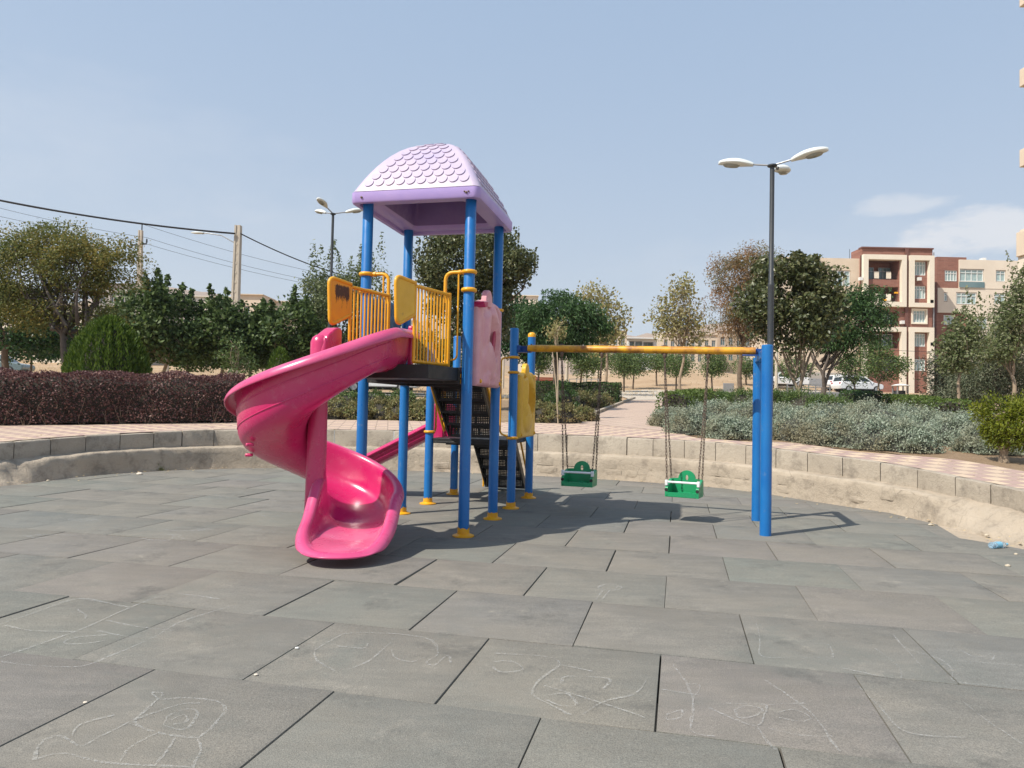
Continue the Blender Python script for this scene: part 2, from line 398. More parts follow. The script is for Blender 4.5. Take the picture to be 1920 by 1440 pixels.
M['lf_shoot'] = leafmat('pale_shoot_leaves', [(.045, .065, .026), (.075, .098, .04), (.11, .13, .058), (.15, .165, .085)], trans=.25)
M['lf_airy'] = leafmat('pale_airy_leaves', [(.055, .075, .028), (.085, .108, .042), (.12, .14, .062), (.19, .195, .12)], trans=.3)
M['lf_acacia'] = leafmat('feathery_green_leaves', [(.018, .042, .014), (.028, .062, .019), (.042, .084, .026), (.06, .11, .036)], trans=.25)
M['lf_pale'] = leafmat('pale_sparse_leaves', [(.15, .14, .055), (.20, .18, .075), (.26, .22, .11), (.11, .13, .045)], trans=.3)
M['lf_brown'] = leafmat('browning_acacia_leaves', [(.075, .095, .04), (.12, .11, .05), (.16, .10, .045), (.12, .14, .065)], big=((.17, .085, .035), (.22, .12, .05)), bigscale=.55, trans=.25)
M['lf_mid'] = leafmat('mid_green_leaves', [(.035, .065, .02), (.055, .09, .028), (.08, .115, .036), (.12, .145, .05)], trans=.25)
M['lf_grey'] = leafmat('grey_green_needles', [(.050, .065, .038), (.075, .09, .055), (.10, .115, .075), (.14, .145, .10)], trans=.25, gain=2.0)
M['lf_greyd'] = leafmat('dark_grey_green_needles', [(.025, .036, .022), (.04, .053, .033), (.06, .072, .046)], trans=.15)
M['lf_thuja'] = leafmat('thuja_green_sprays', [(.026, .052, .007), (.044, .080, .010), (.068, .108, .014), (.095, .135, .02)], trans=.2, rough=.55)
M['lf_thujay'] = leafmat('yellow_green_thuja_sprays', [(.085, .11, .008), (.13, .155, .010), (.18, .20, .014), (.07, .10, .010)], trans=.2, rough=.55, gain=1.15)
M['lf_silver'] = leafmat('silver_santolina_sprigs', [(.125, .160, .115), (.18, .22, .165), (.235, .275, .215), (.29, .325, .27)], big=((.15, .14, .09), (.21, .20, .14)), bigscale=1.1, trans=.15, rough=.9, spec=.08, gain=1.5)
M['lf_hedge'] = leafmat('clipped_hedge_leaves', [(.014, .035, .010), (.024, .055, .014), (.04, .075, .02), (.06, .10, .028)], trans=.18, rough=.4)
M['lf_bright'] = leafmat('bright_hedge_leaves', [(.040, .068, .014), (.06, .092, .018), (.085, .118, .026), (.045, .075, .016)], trans=.25)
M['lf_rosem'] = leafmat('rosemary_sprigs', [(.032, .062, .018), (.052, .09, .024), (.08, .12, .034), (.10, .135, .045)], trans=.15, rough=.6)
M['lf_rose'] = leafmat('rose_bush_leaves', [(.07, .09, .03), (.10, .12, .04), (.15, .14, .06), (.19, .15, .07)], big=((.16, .10, .055), (.13, .13, .05)), bigscale=2.0, trans=.25)
M['lf_weed'] = leafmat('dry_weed_blades', [(.08, .11, .03), (.14, .15, .05), (.25, .2, .1)], trans=.2)
M['straw'] = leafmat('dry_straw_blades', [(.34, .26, .14), (.42, .33, .19), (.30, .24, .12)], trans=.2)
# ================================================================== SETTING: land, playground floor, wall, paving
C0 = Vector((-1.2, 6.6, 0))
OUT = [(-8.3, 8.8), (-7.88, 11.05), (-7.05, 12.95), (-5.5, 14.3), (-2.8, 14.62), (-.6, 14.45), (1.0, 13.98), (2.4, 13.45), (3.55, 12.73),
       (4.55, 11.2), (5.18, 10.15), (5.55, 8.8), (5.72, 6.9), (5.6, 4.5), (4.8, 2), (3, -.4), (0, -1.5), (-3, -1.2), (-6, 1), (-7.9, 5)]
def polar(pts, c=C0):
    a = sorted((math.atan2(y-c.y, x-c.x), math.hypot(x-c.x, y-c.y)) for x, y in pts)
    th = np.array([t for t, r in a]); r = np.array([r for t, r in a])
    th = np.concatenate([th-2*PI, th, th+2*PI]); r = np.concatenate([r, r, r])
    def f(t):
        i = int(np.searchsorted(th, t))-1
        t0, t1 = th[i], th[i+1]; u = (t-t0)/(t1-t0); h = t1-t0
        m0 = (r[i+1]-r[i-1])/(th[i+1]-th[i-1])*h; m1 = (r[i+2]-r[i])/(th[i+2]-th[i])*h
        return float((2*u**3-3*u*u+1)*r[i]+(u**3-2*u*u+u)*m0+(3*u*u-2*u**3)*r[i+1]+(u**3-u*u)*m1)
    return f
r_in = polar(OUT)
def PO(t, off=0, z=0): r = r_in(t)+off; return Vector((C0.x+r*math.cos(t), C0.y+r*math.sin(t), z))
def kz(t):                                              # kerb-top level round the ring
    p = PO(t, .4); return T(p.x, p.y)+.01
NTH = 220
TH = [-PI+2*PI*i/NTH for i in range(NTH)]

def height_sheet(name, mat, rows, lift=0):
    mb = MB(); mb.grid([[Vector((p.x, p.y, T(p.x, p.y)+lift)) for p in row] for row in rows], closed_u=False)
    return mb.build(name, mat, smooth=180)
# the land: one sheet from the kerb to the horizon
mb = MB(); ks = [0, .5, 1.2, 2, 3, 4.2, 5.6, 7.5, 10, 13, 17, 22, 28, 35, 44, 55, 70, 90, 115, 150, 200, 270, 370, 520, 700]
rows = []
for t in TH:
    row = []
    for o in ks:
        p = PO(t, .36+o); row.append((p.x, p.y, T(p.x, p.y) if o < 60 else min(T(p.x, p.y), 14)))
    rows.append(row)
mb.grid(rows, closed_u=True)
tag(mb.build('ground', M['earth'], smooth=180), kind='structure')
# sand bed under the rubber tiles
mb = MB(); c = mb.v; mb.add([(C0.x, C0.y, -.035)]+[PO(t, .12, -.03+.012*math.sin(9*t)) for t in TH], [(0, 1+i, 1+(i+1) % NTH) for i in range(NTH)])
tag(mb.build('sand_bed', M['sand'], smooth=180), kind='structure')

mb = MB(); mb.add([(C0.x, C0.y, -.0335)]+[PO(t, -.55, -.0335) for t in TH], [(0, 1+i, 1+(i+1) % NTH) for i in range(NTH)])
tag(mb.build('sub_base', M['subbase'], smooth=180), kind='structure')  # dark sheet under the tiles so their gaps read dark
# interlocking rubber tiles in running bond, clipped to the ring
def clip(poly, inside, cut):
    out = []
    for i in range(len(poly)):
        a, b = poly[i], poly[(i+1) % len(poly)]
        ia, ib = inside(a), inside(b)
        if ia: out.append(a)
        if ia != ib: out.append(cut(a, b))
    return out
def ring_margin(t): return .10+.07*math.sin(5*t+1)+.05*math.sin(13*t)+(.25*max(0, 1-abs(t-2.55)/.5))+(.55*max(0, 1-abs(t-.22)/.16))
def inside(p):
    d = p-C0; return d.length < r_in(math.atan2(d.y, d.x))-ring_margin(math.atan2(d.y, d.x))
def cut(a, b):
    lo, hi = (a, b) if inside(a) else (b, a)
    for _ in range(18):
        m = (lo+hi)/2
        if inside(m): lo = m
        else: hi = m
    return lo.copy()
mb = MB()
rt = random.Random(5)
for k in range(-7, 13):
    y0 = -3.985+.955*k; off = .11 if k % 2 == 0 else .60
    for n in range(-11, 10):
        x0 = off+.98*n
        q = rt.random(); gx = .0008 if q < .35 else .0028+abs(rt.gauss(0, .002)) if q < .84 else .009
        if x0 > 1.8 and rt.random() < .6: gx = .001
        gy = .0003+abs(rt.gauss(0, .0003)); x1 = x0+.98; y1 = y0+.955
        cs = [L2W(x0+gx, y0+gy), L2W(x1-gx, y0+gy), L2W(x1-gx, y1-gy), L2W(x0+gx, y1-gy)]
        ring = []
        for i in range(4):                             # subdivided edges so the clip follows the curve
            for q in range(6): ring.append(cs[i].lerp(cs[(i+1) % 4], q/6))
        ctr = sum(cs, Vector())/4
        if not any(inside(p) for p in ring): continue
        full = all(inside(p) for p in ring)
        poly = ring if full else clip(ring, inside, cut)
        if len(poly) < 3: continue
        a, b, h0 = rt.gauss(0, .0028), rt.gauss(0, .0028), rt.gauss(0, .0016)
        def zz(p): q = p-ctr; return h0+q.dot(RV)*a+q.dot(DV)*b
        ctr2 = sum(poly, Vector())/len(poly); N = len(poly)
        def inset(p, d):
            v = ctr2-p; return p+v*(d/max(v.length, .05))
        lay = [[Vector((p.x, p.y, -.034)) for p in poly], [Vector((p.x, p.y, zz(p)-.006)) for p in poly],
               [Vector((*inset(p, .0015).xy, zz(p)-.0008)) for p in poly], [Vector((*inset(p, .004).xy, zz(p))) for p in poly]]
        vs = [p for l in lay for p in l]; fs = []
        for l in range(3):
            for i in range(N): j = (i+1) % N; fs.append((l*N+i, l*N+j, (l+1)*N+j, (l+1)*N+i))
        fs.append(tuple(3*N+i for i in range(N)))
        mb.add(vs, fs)
tag(mb.build('rubber_floor', M['tile'], smooth=25, fix=False), kind='structure')

# retaining wall: rough ledge with kerb stones set back on top of it
wall = empty('retaining_wall', PO(PI/2), 0, 'low curved concrete wall with a kerb on top, ringing the rubber play floor', 'wall')
mb = MB(); NR = 900; rows = []
rw = random.Random(3)
from mathutils import noise as mn
for i in range(NR):
    t = -PI+2*PI*i/NR; zl = kz(t)*.56
    row = []
    # broken stretches slump: far left and right by the bottle
    br = max(0, 1-abs(t-2.62)/.25)+max(0, 1-abs(t-.20)/.22); br = min(1, br*1.4)
    prof = [(-.05+.02, -.06), (-.01, .03), (0, zl*.35), (.0, zl*.72), (.006, zl*.95), (.022, zl), (.13, zl+.008), (.26, zl+.014), (.34, zl+.016)]
    if br > 0:
        pr2 = [(-.22, -.06), (-.16, .0), (-.10, .04), (-.02, zl*.35), (.06, zl*.55), (.12, zl*.72), (.18, zl*.82), (.26, zl*.95), (.34, zl)]
        prof = [(a*(1-br)+c*br, b*(1-br)+d*br) for (a, b), (c, d) in zip(prof, pr2)]
    for j, (o, z) in enumerate(prof):
        p = PO(t, o, z); am = .022+.05*br
        n = mn.fractal(Vector((p.x*3.2, p.y*3.2, z*4)), 1, 2, 4)*am+mn.noise(Vector((p.x*14, p.y*14, z*14)))*.013
        d = (p-C0); d.z = 0; d.normalize()
        if 0 < j < 8: p = p-d*n+Vector((0, 0, n*.5))
        row.append(p)
    rows.append(row)
mb.grid(rows, closed_u=True); lg = mb.build('ledge', M['ledge'], None, smooth=60)
lg.parent = wall; lg.matrix_parent_inverse = Matrix.Translation(wall.location).inverted()
# cracked mortar joints in the ledge face: shallow proud stones
mb = MB(); rj = random.Random(8)
t = .45
while t < 1.75:
    w = rj.uniform(.045, .085); zl = kz(t)*.56
    for rowz in (0, 1):
        if rj.random() < .72:
            a, b = t+rj.uniform(0, .02), t+w-.006
            z0, z1 = (.05, zl*.42) if rowz == 0 else (zl*.46, zl*.86)
            n = 5; P = []
            for i in range(n+1):
                tt = a+(b-a)*i/n; e = .0 if 0 < i < n else .012
                P.append([PO(tt, .03, z0-.004), PO(tt, -.004+e, z0+.006), PO(tt, -.012+e+rj.uniform(-.006, .006), (z0+z1)/2), PO(tt, -.002+e, z1-.006), PO(tt, .03, z1+.004)])
            mb.grid(P)
    t += w
so = mb.build('ledge_stone', M['ledge'], None, smooth=30); so.parent = wall; so.matrix_parent_inverse = Matrix.Translation(wall.location).inverted()
mb = MB(); rk = random.Random(4); t = -PI
while t < PI-.03:
    r = r_in(t); L = .58 if rk.random() < .8 else .5
    dt = L/r; a, b = t+.006/r, t+dt-.006/r
    if rk.random() < .25: b -= .008/r
    z1 = kz((a+b)/2)+rk.gauss(0, .006); z0 = kz(t)*.5; tilt = rk.gauss(0, .008)
    P = []; n = 4
    for i in range(n+1):
        tt = a+(b-a)*i/n; e = .012 if i in (0, n) else 0; zt = kz(tt)+.008+(z1-kz((a+b)/2))
        P.append([PO(tt, .27+e, z0), PO(tt, .265+e+tilt*.3, zt-.035), PO(tt, .275+e+tilt, zt-.010), PO(tt, .30+tilt, zt-e*.5), PO(tt, .38, zt-e*.5), PO(tt, .40, zt-.03), PO(tt, .40, z0)])
    nn = len(mb.v); mb.grid(P); m = len(P[0])
    mb.f.append(tuple(nn+j for j in range(m))); mb.m.append(0); mb.f.append(tuple(nn+n*m+j for j in reversed(range(m)))); mb.m.append(0)
    t += dt
ko = mb.build('kerb', M['kerb'], None, smooth=40); ko.parent = wall; ko.matrix_parent_inverse = Matrix.Translation(wall.location).inverted()

# paved walk around the ring
EDGE = [GT(-700, 806), GT(-300, 801), GT(0, 797), GT(150, 799), GT(300, 794), GT(440, 789), GT(620, 789), GT(800, 791), GT(1000, 795), GT(1090, 796), GT(1235, 803), GT(1300, 822), GT(1400, 832),
        GT(1480, 832), GT(1600, 850), GT(1720, 858), GT(1800, 866), GT(1920, 888), GT(2150, 930)]
EP = [(p.x, p.y) for p in EDGE]+[(11, 4), (9, -3), (0, -7), (-8, -5), (-13, 3)]
r_out = polar(EP)
mb = MB(); rows = []
for t in [-PI+2*PI*i/400 for i in range(400)]:
    a = r_in(t)+.385; b = max(a+.6, r_out(t)); row = []
    for j in range(13):
        r = a+(b-a)*j/12; x, y = C0.x+r*math.cos(t), C0.y+r*math.sin(t); row.append((x, y, T(x, y)+.022))
    row.append((x+.02*math.cos(t), y+.02*math.sin(t), T(x, y)-.1))
    rows.append(row)
mb.grid(rows, closed_u=True); tag(mb.build('paved_walk', M['pave'], smooth=60), kind='structure')
# path leading away
la, lb = GT(1086, 793), GT(1192, 748); ra, rb = GT(1236, 806), GT(1268, 748)
mb = MB(); rows = []
for i in range(41):
    u = i/40; a = la.lerp(lb, u) if i else la-Vector((0, .6, 0)); b = ra.lerp(rb, u) if i else ra-Vector((0, .6, 0)); row = []
    for j in range(9):
        p = a.lerp(b, j/8); row.append((p.x, p.y, T(p.x, p.y)+.027))
    rows.append([(row[0][0]-.03, row[0][1], row[0][2]-.15)]+row+[(row[-1][0]+.03, row[-1][1], row[-1][2]-.15)])
mb.grid(rows); tag(mb.build('garden_path', M['path'], smooth=60), kind='structure')
mb = MB()                                               # low edging stones on the left of the path
for i in range(18):
    a, b = la.lerp(lb, i/18+.003), la.lerp(lb, (i+1)/18-.003)
    a, b = [Vector((p.x-.07, p.y, T(p.x, p.y)+.05)) for p in (a, b)]; mb.bar(a, b, .12, .14)
tag(mb.build('path_edging', M['kerb'], smooth=30, bevel=.01), 'grey edging stones along the left side of the paved garden path', 'edging')
def patch(name, mat, pts, lift, n=24):                   # flat region draped on the land
    P = [GT(*p) for p in pts]; c = sum(P, Vector())/len(P); mb = MB(); ring = []
    for i in range(len(P)):
        for q in range(6): ring.append(P[i].lerp(P[(i+1) % len(P)], q/6))
    rr = random.Random(len(pts)); rows = []
    for p in ring:
        jit = 1+rr.uniform(-.03, .03); rows.append([(lambda q: (q.x, q.y, T(q.x, q.y)+lift))(c.lerp(p, u/10*jit)) for u in range(11)])
    mb.grid(rows, closed_u=True); return tag(mb.build(name, mat, smooth=180), kind='structure')
patch('gravel_ground', M['gravel'], [(1180, 752), (1275, 750), (1300, 741), (1450, 740), (1700, 748), (1700, 741), (1450, 733), (1250, 728), (1130, 735)], .04)
patch('cross_path', M['asphalt'], [(640, 742), (1000, 748), (1000, 742), (640, 736)], .04)
patch('street', M['asphalt'], [(1440, 743.5), (1920, 756), (2100, 760), (2100, 751), (1920, 746), (1440, 736)], .06)
patch('bed_soil', M['soil'], [(620, 789), (800, 791), (1090, 796), (1180, 757), (1000, 752), (620, 745)], .012)
patch('bed_soil', M['soil'], [(1250, 806), (1330, 824), (1480, 832), (1720, 858), (1800, 866), (1920, 888), (2100, 910), (2060, 790), (1700, 765), (1280, 760)], .012)
patch('bed_soil', M['soil'], [(-500, 803), (0, 797), (300, 794), (440, 789), (440, 768), (0, 768), (-500, 772)], .012)

# a distant bare hill
mb = MB(); rows = []
hc = U(165, 560, 900)
for i in range(49):
    row = []
    for j in range(25):
        x = hc.x+(i-24)*26; y = 780+j*26
        e = math.exp(-((x-hc.x+15)/230)**2)*.72+math.exp(-((x-hc.x-170)/330)**2)*.30
        z = 14+172*e*math.sin(min(1, j/14)*PI/2)+mn.fractal(Vector((x/60, y/60, 0)), 1, 2, 4)*6*min(1, j/5)
        if j == 0: z = -10
        row.append((x, y, z))
    rows.append(row)
mb.grid(rows); tag(mb.build('hill', M['hill'], smooth=180), kind='structure')
mb = MB(); rows = []
for i in range(60):
    x = -160+i*16; row = []
    for j in range(12):
        y = 820+j*25; z = 12+(104+10*math.sin(i*.25)+mn.fractal(Vector((x/50, y/50, 3)), 1, 2, 4)*8)*math.sin(min(1, j/8)*PI/2)
        row.append((x, y, z if j else -10))
    rows.append(row)
mb.grid(rows); tag(mb.build('hill', M['hill'], smooth=180), kind='structure')

# ================================================================== PLAY TOWER
TW = empty('play_tower', L2W(0, 0), -YAW, 'tall play tower with lavender scaled roof, blue posts and a pink spiral slide', 'play tower')
W_, D1, D2, D3 = -1.16, 1.186, 2.13, 3.275
R_POST = .057
def post(x, y, h, cap=False, wavy=True):
    mb = MB(); mb.lathe([(R_POST, .03), (R_POST, h-.01), (R_POST-.006, h)] if not cap else [(R_POST, .03), (R_POST, h)], (x, y, 0), 24)
    p = mb.build('post', M['blue'], TW, 40)
    mb = MB(); rr = random.Random(int(x*100+y*977))
    prof = []                                           # yellow foot with a chipped upper edge
    seg = 28; vs = []; fs = []
    lv = [(.112, .0), (.112, .012), (.085, .02), (R_POST+.006, .03), (R_POST+.004, .085)]
    for li, (r, z) in enumerate(lv):
        for k in range(seg):
            t = 2*PI*k/seg; zz_ = z+(rr.uniform(-.012, .012) if li == 4 else 0)
            vs.append((x+r*math.cos(t), y+r*math.sin(t), zz_))
    for li in range(4):
        for k in range(seg): l = (k+1) % seg; fs.append((li*seg+k, li*seg+l, (li+1)*seg+l, (li+1)*seg+k))
    mb.add(vs, fs); mb.build('foot_flange', M['yellow'], p, 40)
    if cap:
        mb = MB(); mb.lathe([(R_POST+.001, h-.035), (R_POST+.002, h), (.05, h+.02), (.03, h+.034), (0, h+.04)], (x, y, 0), 24)
        mb.build('cap', M['yellow'], p, 60)
    return p
for x in (0, W_):
    for y in (0, D1): post(x, y, 3.62)
post(0, D2, 2.39); post(0, D3, 2.42, True); post(W_, D2, 2.2); post(W_, D3, 2.40)
def clamp(x, y, z, tube_r=.019, name='clamp'):
    mb = MB(); mb.tube([(x+(R_POST+.004)*math.cos(t), y+(R_POST+.004)*math.sin(t), z) for t in (2*PI*k/28 for k in range(28))], tube_r, 8, closed=True)
    return mb.build(name, M['yellow'], TW, 60)
# platform decks
def deck(name, x0, x1, y0, y1, z, th, fan=True):
    mb = MB(); mb.box(((x0+x1)/2, (y0+y1)/2, z-.02), (x1-x0, y1-y0, .04))
    for a, b, s in (((x0+x1)/2, y0+.025, (x1-x0, .05)), ((x0+x1)/2, y1-.025, (x1-x0, .05)), (x0+.025, (y0+y1)/2, (.05, y1-y0-.1)), (x1-.025, (y0+y1)/2, (.05, y1-y0-.1))):
        mb.box((a, b, z-.04-(th-.04)/2), (s[0], s[1], th-.04))
    for i in range(1, 3): mb.box(((x0+x1)/2, y0+(y1-y0)*i/3, z-.075), (x1-x0-.1, .04, .07))
    return mb.build(name, M['black'], TW, 30, .004)
deck('platform', W_+.065, -.065, -.05, D1+.05, 1.74, .17)
mb = MB()                                               # entry apron carrying the spiral slide
mb.prism([(-.93, -.62), (-.20, -.62), (-.08, -.053), (-1.0, -.053)], 1.60, 1.735, lambda u, v, w: (u, v, w))
mb.build('entry_apron', M['black'], TW, 30, .004)
deck('lower_platform', W_+.065, -.065, D2-.03, D3+.06, .90, .07)
# perforated stairs, seen from underneath
def stair(x0, x1, ya, za, yb, zb, steps):
    st = MB(); dy, dz = (yb-ya)/steps, (zb-za)/steps
    r = .0085
    def holes(o, ux, uz, w, h, nx, nz):                 # plate with a grid of square holes: bars between the holes
        px_, pz_ = w/nx, h/nz; hw = .27
        for i in range(nx+1):
            c = i*px_; ww = px_*(1-hw) if 0 < i < nx else px_*(1-hw)*.5
            cc = min(max(c, ww/2), w-ww/2)
            quad(o+ux*(cc-ww/2), ux*ww, uz*h)
        for i in range(nx):
            for j in range(nz+1):
                c = j*pz_; ww = pz_*(1-hw) if 0 < j < nz else pz_*(1-hw)*.5
                cc = min(max(c, ww/2), h-ww/2)
                a = (px_*(1-hw))/2
                quad(o+ux*(i*px_+a)+uz*(cc-ww/2), ux*(px_-2*a), uz*ww)
    def quad(o, a, b): st.add([o, o+a, o+a+b, o+b], [(0, 1, 2, 3)])
    X = Vector((1, 0, 0)); w = x1-x0
    for i in range(steps):
        y, z = ya+dy*i, za+dz*i
        # riser band between treads with three perforated fields, tread plate with three too
        for part, (o, uz, hh) in enumerate(((Vector((x0, y, z)), Vector((0, 0, 1)), dz), (Vector((x0, y, z+dz)), Vector((0, 1, 0)), dy))):
            m = .03; s = hh/abs(hh); uz = uz*s; hh = abs(hh)
            quad(o, X*w, uz*hh*.22); quad(o+uz*hh*.78, X*w, uz*hh*.22)
            fw = (w-4*m)/3
            for q in range(4): quad(o+X*(q*(fw+m))+uz*hh*.22, X*m, uz*hh*.56)
            for q in range(3): holes(o+X*(m+q*(fw+m))+uz*hh*.22, X, uz, fw, hh*.56, 7, 4)
    ob = st.build('stairs', M['black'], TW, 0, fix=False)
    so = ob.modifiers.new('thickness', 'SOLIDIFY'); so.thickness = .003
    for x, nm in ((x0-.012, 'stringer'), (x1+.012, 'stringer')):
        mb = MB(); a, b = Vector((x, ya, za)), Vector((x, yb, zb)); u = Vector((0, 0, .10))
        poly = [(ya, za-.0), (yb, zb-.0), (yb, zb+.16), (ya, za+.16)]
        mb.prism([(p, q) for p, q in poly], x-.011, x+.011, lambda uu, v, ww: (ww, uu, v))
        mb.build(nm, M['black'] if x < (x0+x1)/2 else M['stringer'], ob, 30)
    return ob
stair(-.86, -.24, D2-.02, .92, D1+.06, 1.72, 5)
stair(-.90, -.28, 4.22, .02, D3+.04, .88, 5)
# roof
RX, RY = W_/2, D1/2; HS = D1/2+.16; HX = -W_/2+.13
mb = MB(); mb.cur = 0
def sq(s, n=10, rr=.10):                                # rounded square ring of half-size s (unit)
    pts = []; r = rr
    for cx, cy, a0 in ((1-r, 1-r, 0), (-(1-r), 1-r, PI/2), (-(1-r), -(1-r), PI), (1-r, -(1-r), 3*PI/2)):
        for i in range(n+1):
            a = a0+PI/2*i/n; pts.append((cx+r*math.cos(a), cy+r*math.sin(a)))
    out = []
    for i in range(len(pts)):
        a, b = pts[i], pts[(i+1) % len(pts)]; d = math.hypot(a[0]-b[0], a[1]-b[1])
        m = 6 if d > .5 else 1
        for q in range(m): out.append((a[0]+(b[0]-a[0])*q/m, a[1]+(b[1]-a[1])*q/m))
    return out
def dome(s): return 3.60+.705*(1-abs(s)**2.15)
ring0 = sq(1); N0 = len(ring0)
lay = []
for s in [1, .97, .93, .88, .82, .75, .67, .58, .48, .38, .28, .18, .09, .02]:
    lay.append([(RX+x*HX*s, RY+y*HS*s, dome(s)) for x, y in ring0])
sk = [[(RX+x*HX*1.012, RY+y*HS*1.012, z) for x, y in ring0] for z in (3.488, 3.498, 3.575, 3.592)]
sk[0] = [(RX+x*HX, RY+y*HS, 3.480) for x, y in ring0]
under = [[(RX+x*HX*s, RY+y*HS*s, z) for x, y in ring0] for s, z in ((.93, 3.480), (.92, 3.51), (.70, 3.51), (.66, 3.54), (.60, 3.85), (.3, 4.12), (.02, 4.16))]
def stack(layers):
    m = len(layers); vs = [p for l in layers for p in l]; fs = []
    for i in range(m-1):
        for k_ in range(N0): l_ = (k_+1) % N0; fs.append((i*N0+k_, i*N0+l_, (i+1)*N0+l_, (i+1)*N0+k_))
    return vs, fs
mb.add(*stack(lay)); n = len(mb.v); mb.f.append(tuple(range(n-N0, n))); mb.m.append(0)
# raised fish-scale shingles on all four faces
def face_pt(fc, u, s):                                  # u: metres along the face, s: ring parameter
    if fc == 0: return Vector((RX+u, RY-HS*s, dome(s)))
    if fc == 1: return Vector((RX+HX*s, RY+u, dome(s)))
    if fc == 2: return Vector((RX-u, RY+HS*s, dome(s)))
    return Vector((RX-HX*s, RY-u, dome(s)))
def face_n(fc, s):
    e = .002; ds = (dome(s+e)-dome(s-e))/(2*e); hh = HS if fc in (0, 2) else HX
    v = Vector((0, -1, 0)) if fc == 0 else Vector((1, 0, 0)) if fc == 1 else Vector((0, 1, 0)) if fc == 2 else Vector((-1, 0, 0))
    return (v*(-ds/hh)+Vector((0, 0, 1))).normalized()
# ring parameters spaced evenly by arc length
ss = [.965]; s = .965
while s > .1:
    hh = HS; ds = 0.002; acc = 0
    while acc < .098 and s > .05:
        acc += math.hypot(hh*ds, dome(s-ds)-dome(s)); s -= ds
    ss.append(s)
for fc in range(4):
    half = HX if fc in (0, 2) else HS
    for ri in range(len(ss)-1):
        s0 = ss[ri]; s1 = ss[min(ri+1, len(ss)-1)]; wf = half*s0-.085
        nsc = int(2*wf/.118)
        if nsc < 1: continue
        for q in range(nsc):
            u0 = (q-(nsc-1)/2)*.118
            pts = []; nn_ = 10
            sd = (s0-s1)
            for a in range(nn_+1):                       # half-round lower edge, upper edge dying into the shell
                an = PI+PI*a/nn_
                pts.append((u0+.052*math.cos(an), s1+sd*.42+sd*.55*-math.sin(an), .0105))
            pts.append((u0+.050, s1+sd*.1, .004)); pts.append((u0-.050, s1+sd*.1, .004))
            top = []; bot = []
            for (u, s_, hgt) in pts:
                b0 = face_pt(fc, u, s_); nrm = face_n(fc, s_); top.append(b0+nrm*hgt); bot.append(b0-nrm*.01)
            m = len(pts); mb.add(top+bot, [tuple(range(m))]+[(i, m+i, m+(i+1) % m, (i+1) % m) for i in range(m)])
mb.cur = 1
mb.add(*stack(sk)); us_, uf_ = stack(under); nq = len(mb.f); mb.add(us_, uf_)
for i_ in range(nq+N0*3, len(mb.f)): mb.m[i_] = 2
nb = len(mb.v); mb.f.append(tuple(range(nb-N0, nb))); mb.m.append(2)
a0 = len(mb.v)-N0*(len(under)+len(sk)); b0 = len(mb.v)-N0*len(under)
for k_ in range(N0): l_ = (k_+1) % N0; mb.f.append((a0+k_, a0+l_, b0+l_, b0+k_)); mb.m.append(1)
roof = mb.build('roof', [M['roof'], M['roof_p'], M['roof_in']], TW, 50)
for x in (0, W_):
    mb = MB(); mb.lathe([(.012, 0), (.012, .012), (.006, .016)], (x, RY-HS*1.012, 3.53), 10, Matrix.Rotation(PI/2, 3, 'X')); mb.build('bolt', M['chain'], roof, 40)
for x, dx in ((.022, .0), (-.022, 0)):
    mb = MB(); mb.lathe([(.008, 0), (.008, .010), (.004, .013)], (x, RY-HS*1.012, 3.54), 10, Matrix.Rotation(PI/2, 3, 'X')); mb.build('bolt', M['chain'], roof, 40)

# slide-entry barriers: tubes with bars, a flared plate at the near end
def barrier(x, burnt, flare):
    y0, y1 = -.60, -.015; z0, z1 = 1.765, 2.50
    mb = MB()
    fx = lambda y: x+flare*(y-y1)
    mb.tube([(fx(y0), y0, z0), (fx(y0), y0, z1), ], .017, 10); mb.tube([(fx(y1), y1, z0-.03), (fx(y1), y1, z1+.02)], .019, 10)
    mb.tube([(fx(y0), y0, z1), (fx(y1), y1, z1)], .018, 10); mb.tube([(fx(y0), y0, z0), (fx(y1), y1, z0)], .018, 10)
    for i in range(1, 11):
        y = y0+(y1-y0)*i/11; mb.tube([(fx(y), y, z0), (fx(y), y, z1)], .0105, 8)
    b = mb.build('barrier', M['yellow'], TW, 60)
    yA, yB = -.60, -.90                                  # plate: tall side at the bars, slanting lower edge
    poly = fillet([(yA, 2.22, 0), (yB+.02, 2.08, 0), (yB, 2.56, 0), (yA, 2.52, 0), (yA, 2.22, 0)], .07, 6)
    poly = [(p.x, p.y) for p in poly]
    rim = fillet([(0, yA, 2.23), (0, yB+.03, 2.085), (0, yB, 2.55), (0, yA, 2.525)], .08, 6)
    rim = [(fx(q[1]), q[1], q[2]) for q in rim]
    mb = MB(); mb.tube([(fx(yA), yA, 2.22)]+rim[1:-1]+[(fx(yA), yA, 2.525)], .02, 10)
    plate_rim = mb.build('plate_rim', M['yellow'], b, 60)
    mb = MB(); inner = [(q[1]*.96+(-.73)*.04, q[2]) for q in rim]
    mb.prism(inner, -.009, .009, lambda u, v, w: (fx(u)+w, u, v))
    pl = mb.build('plate', M['yellow_burn'] if burnt else M['yellow_pl'], b, 30)
    return b
barrier(-.885, True, .27); barrier(-.205, False, .27)
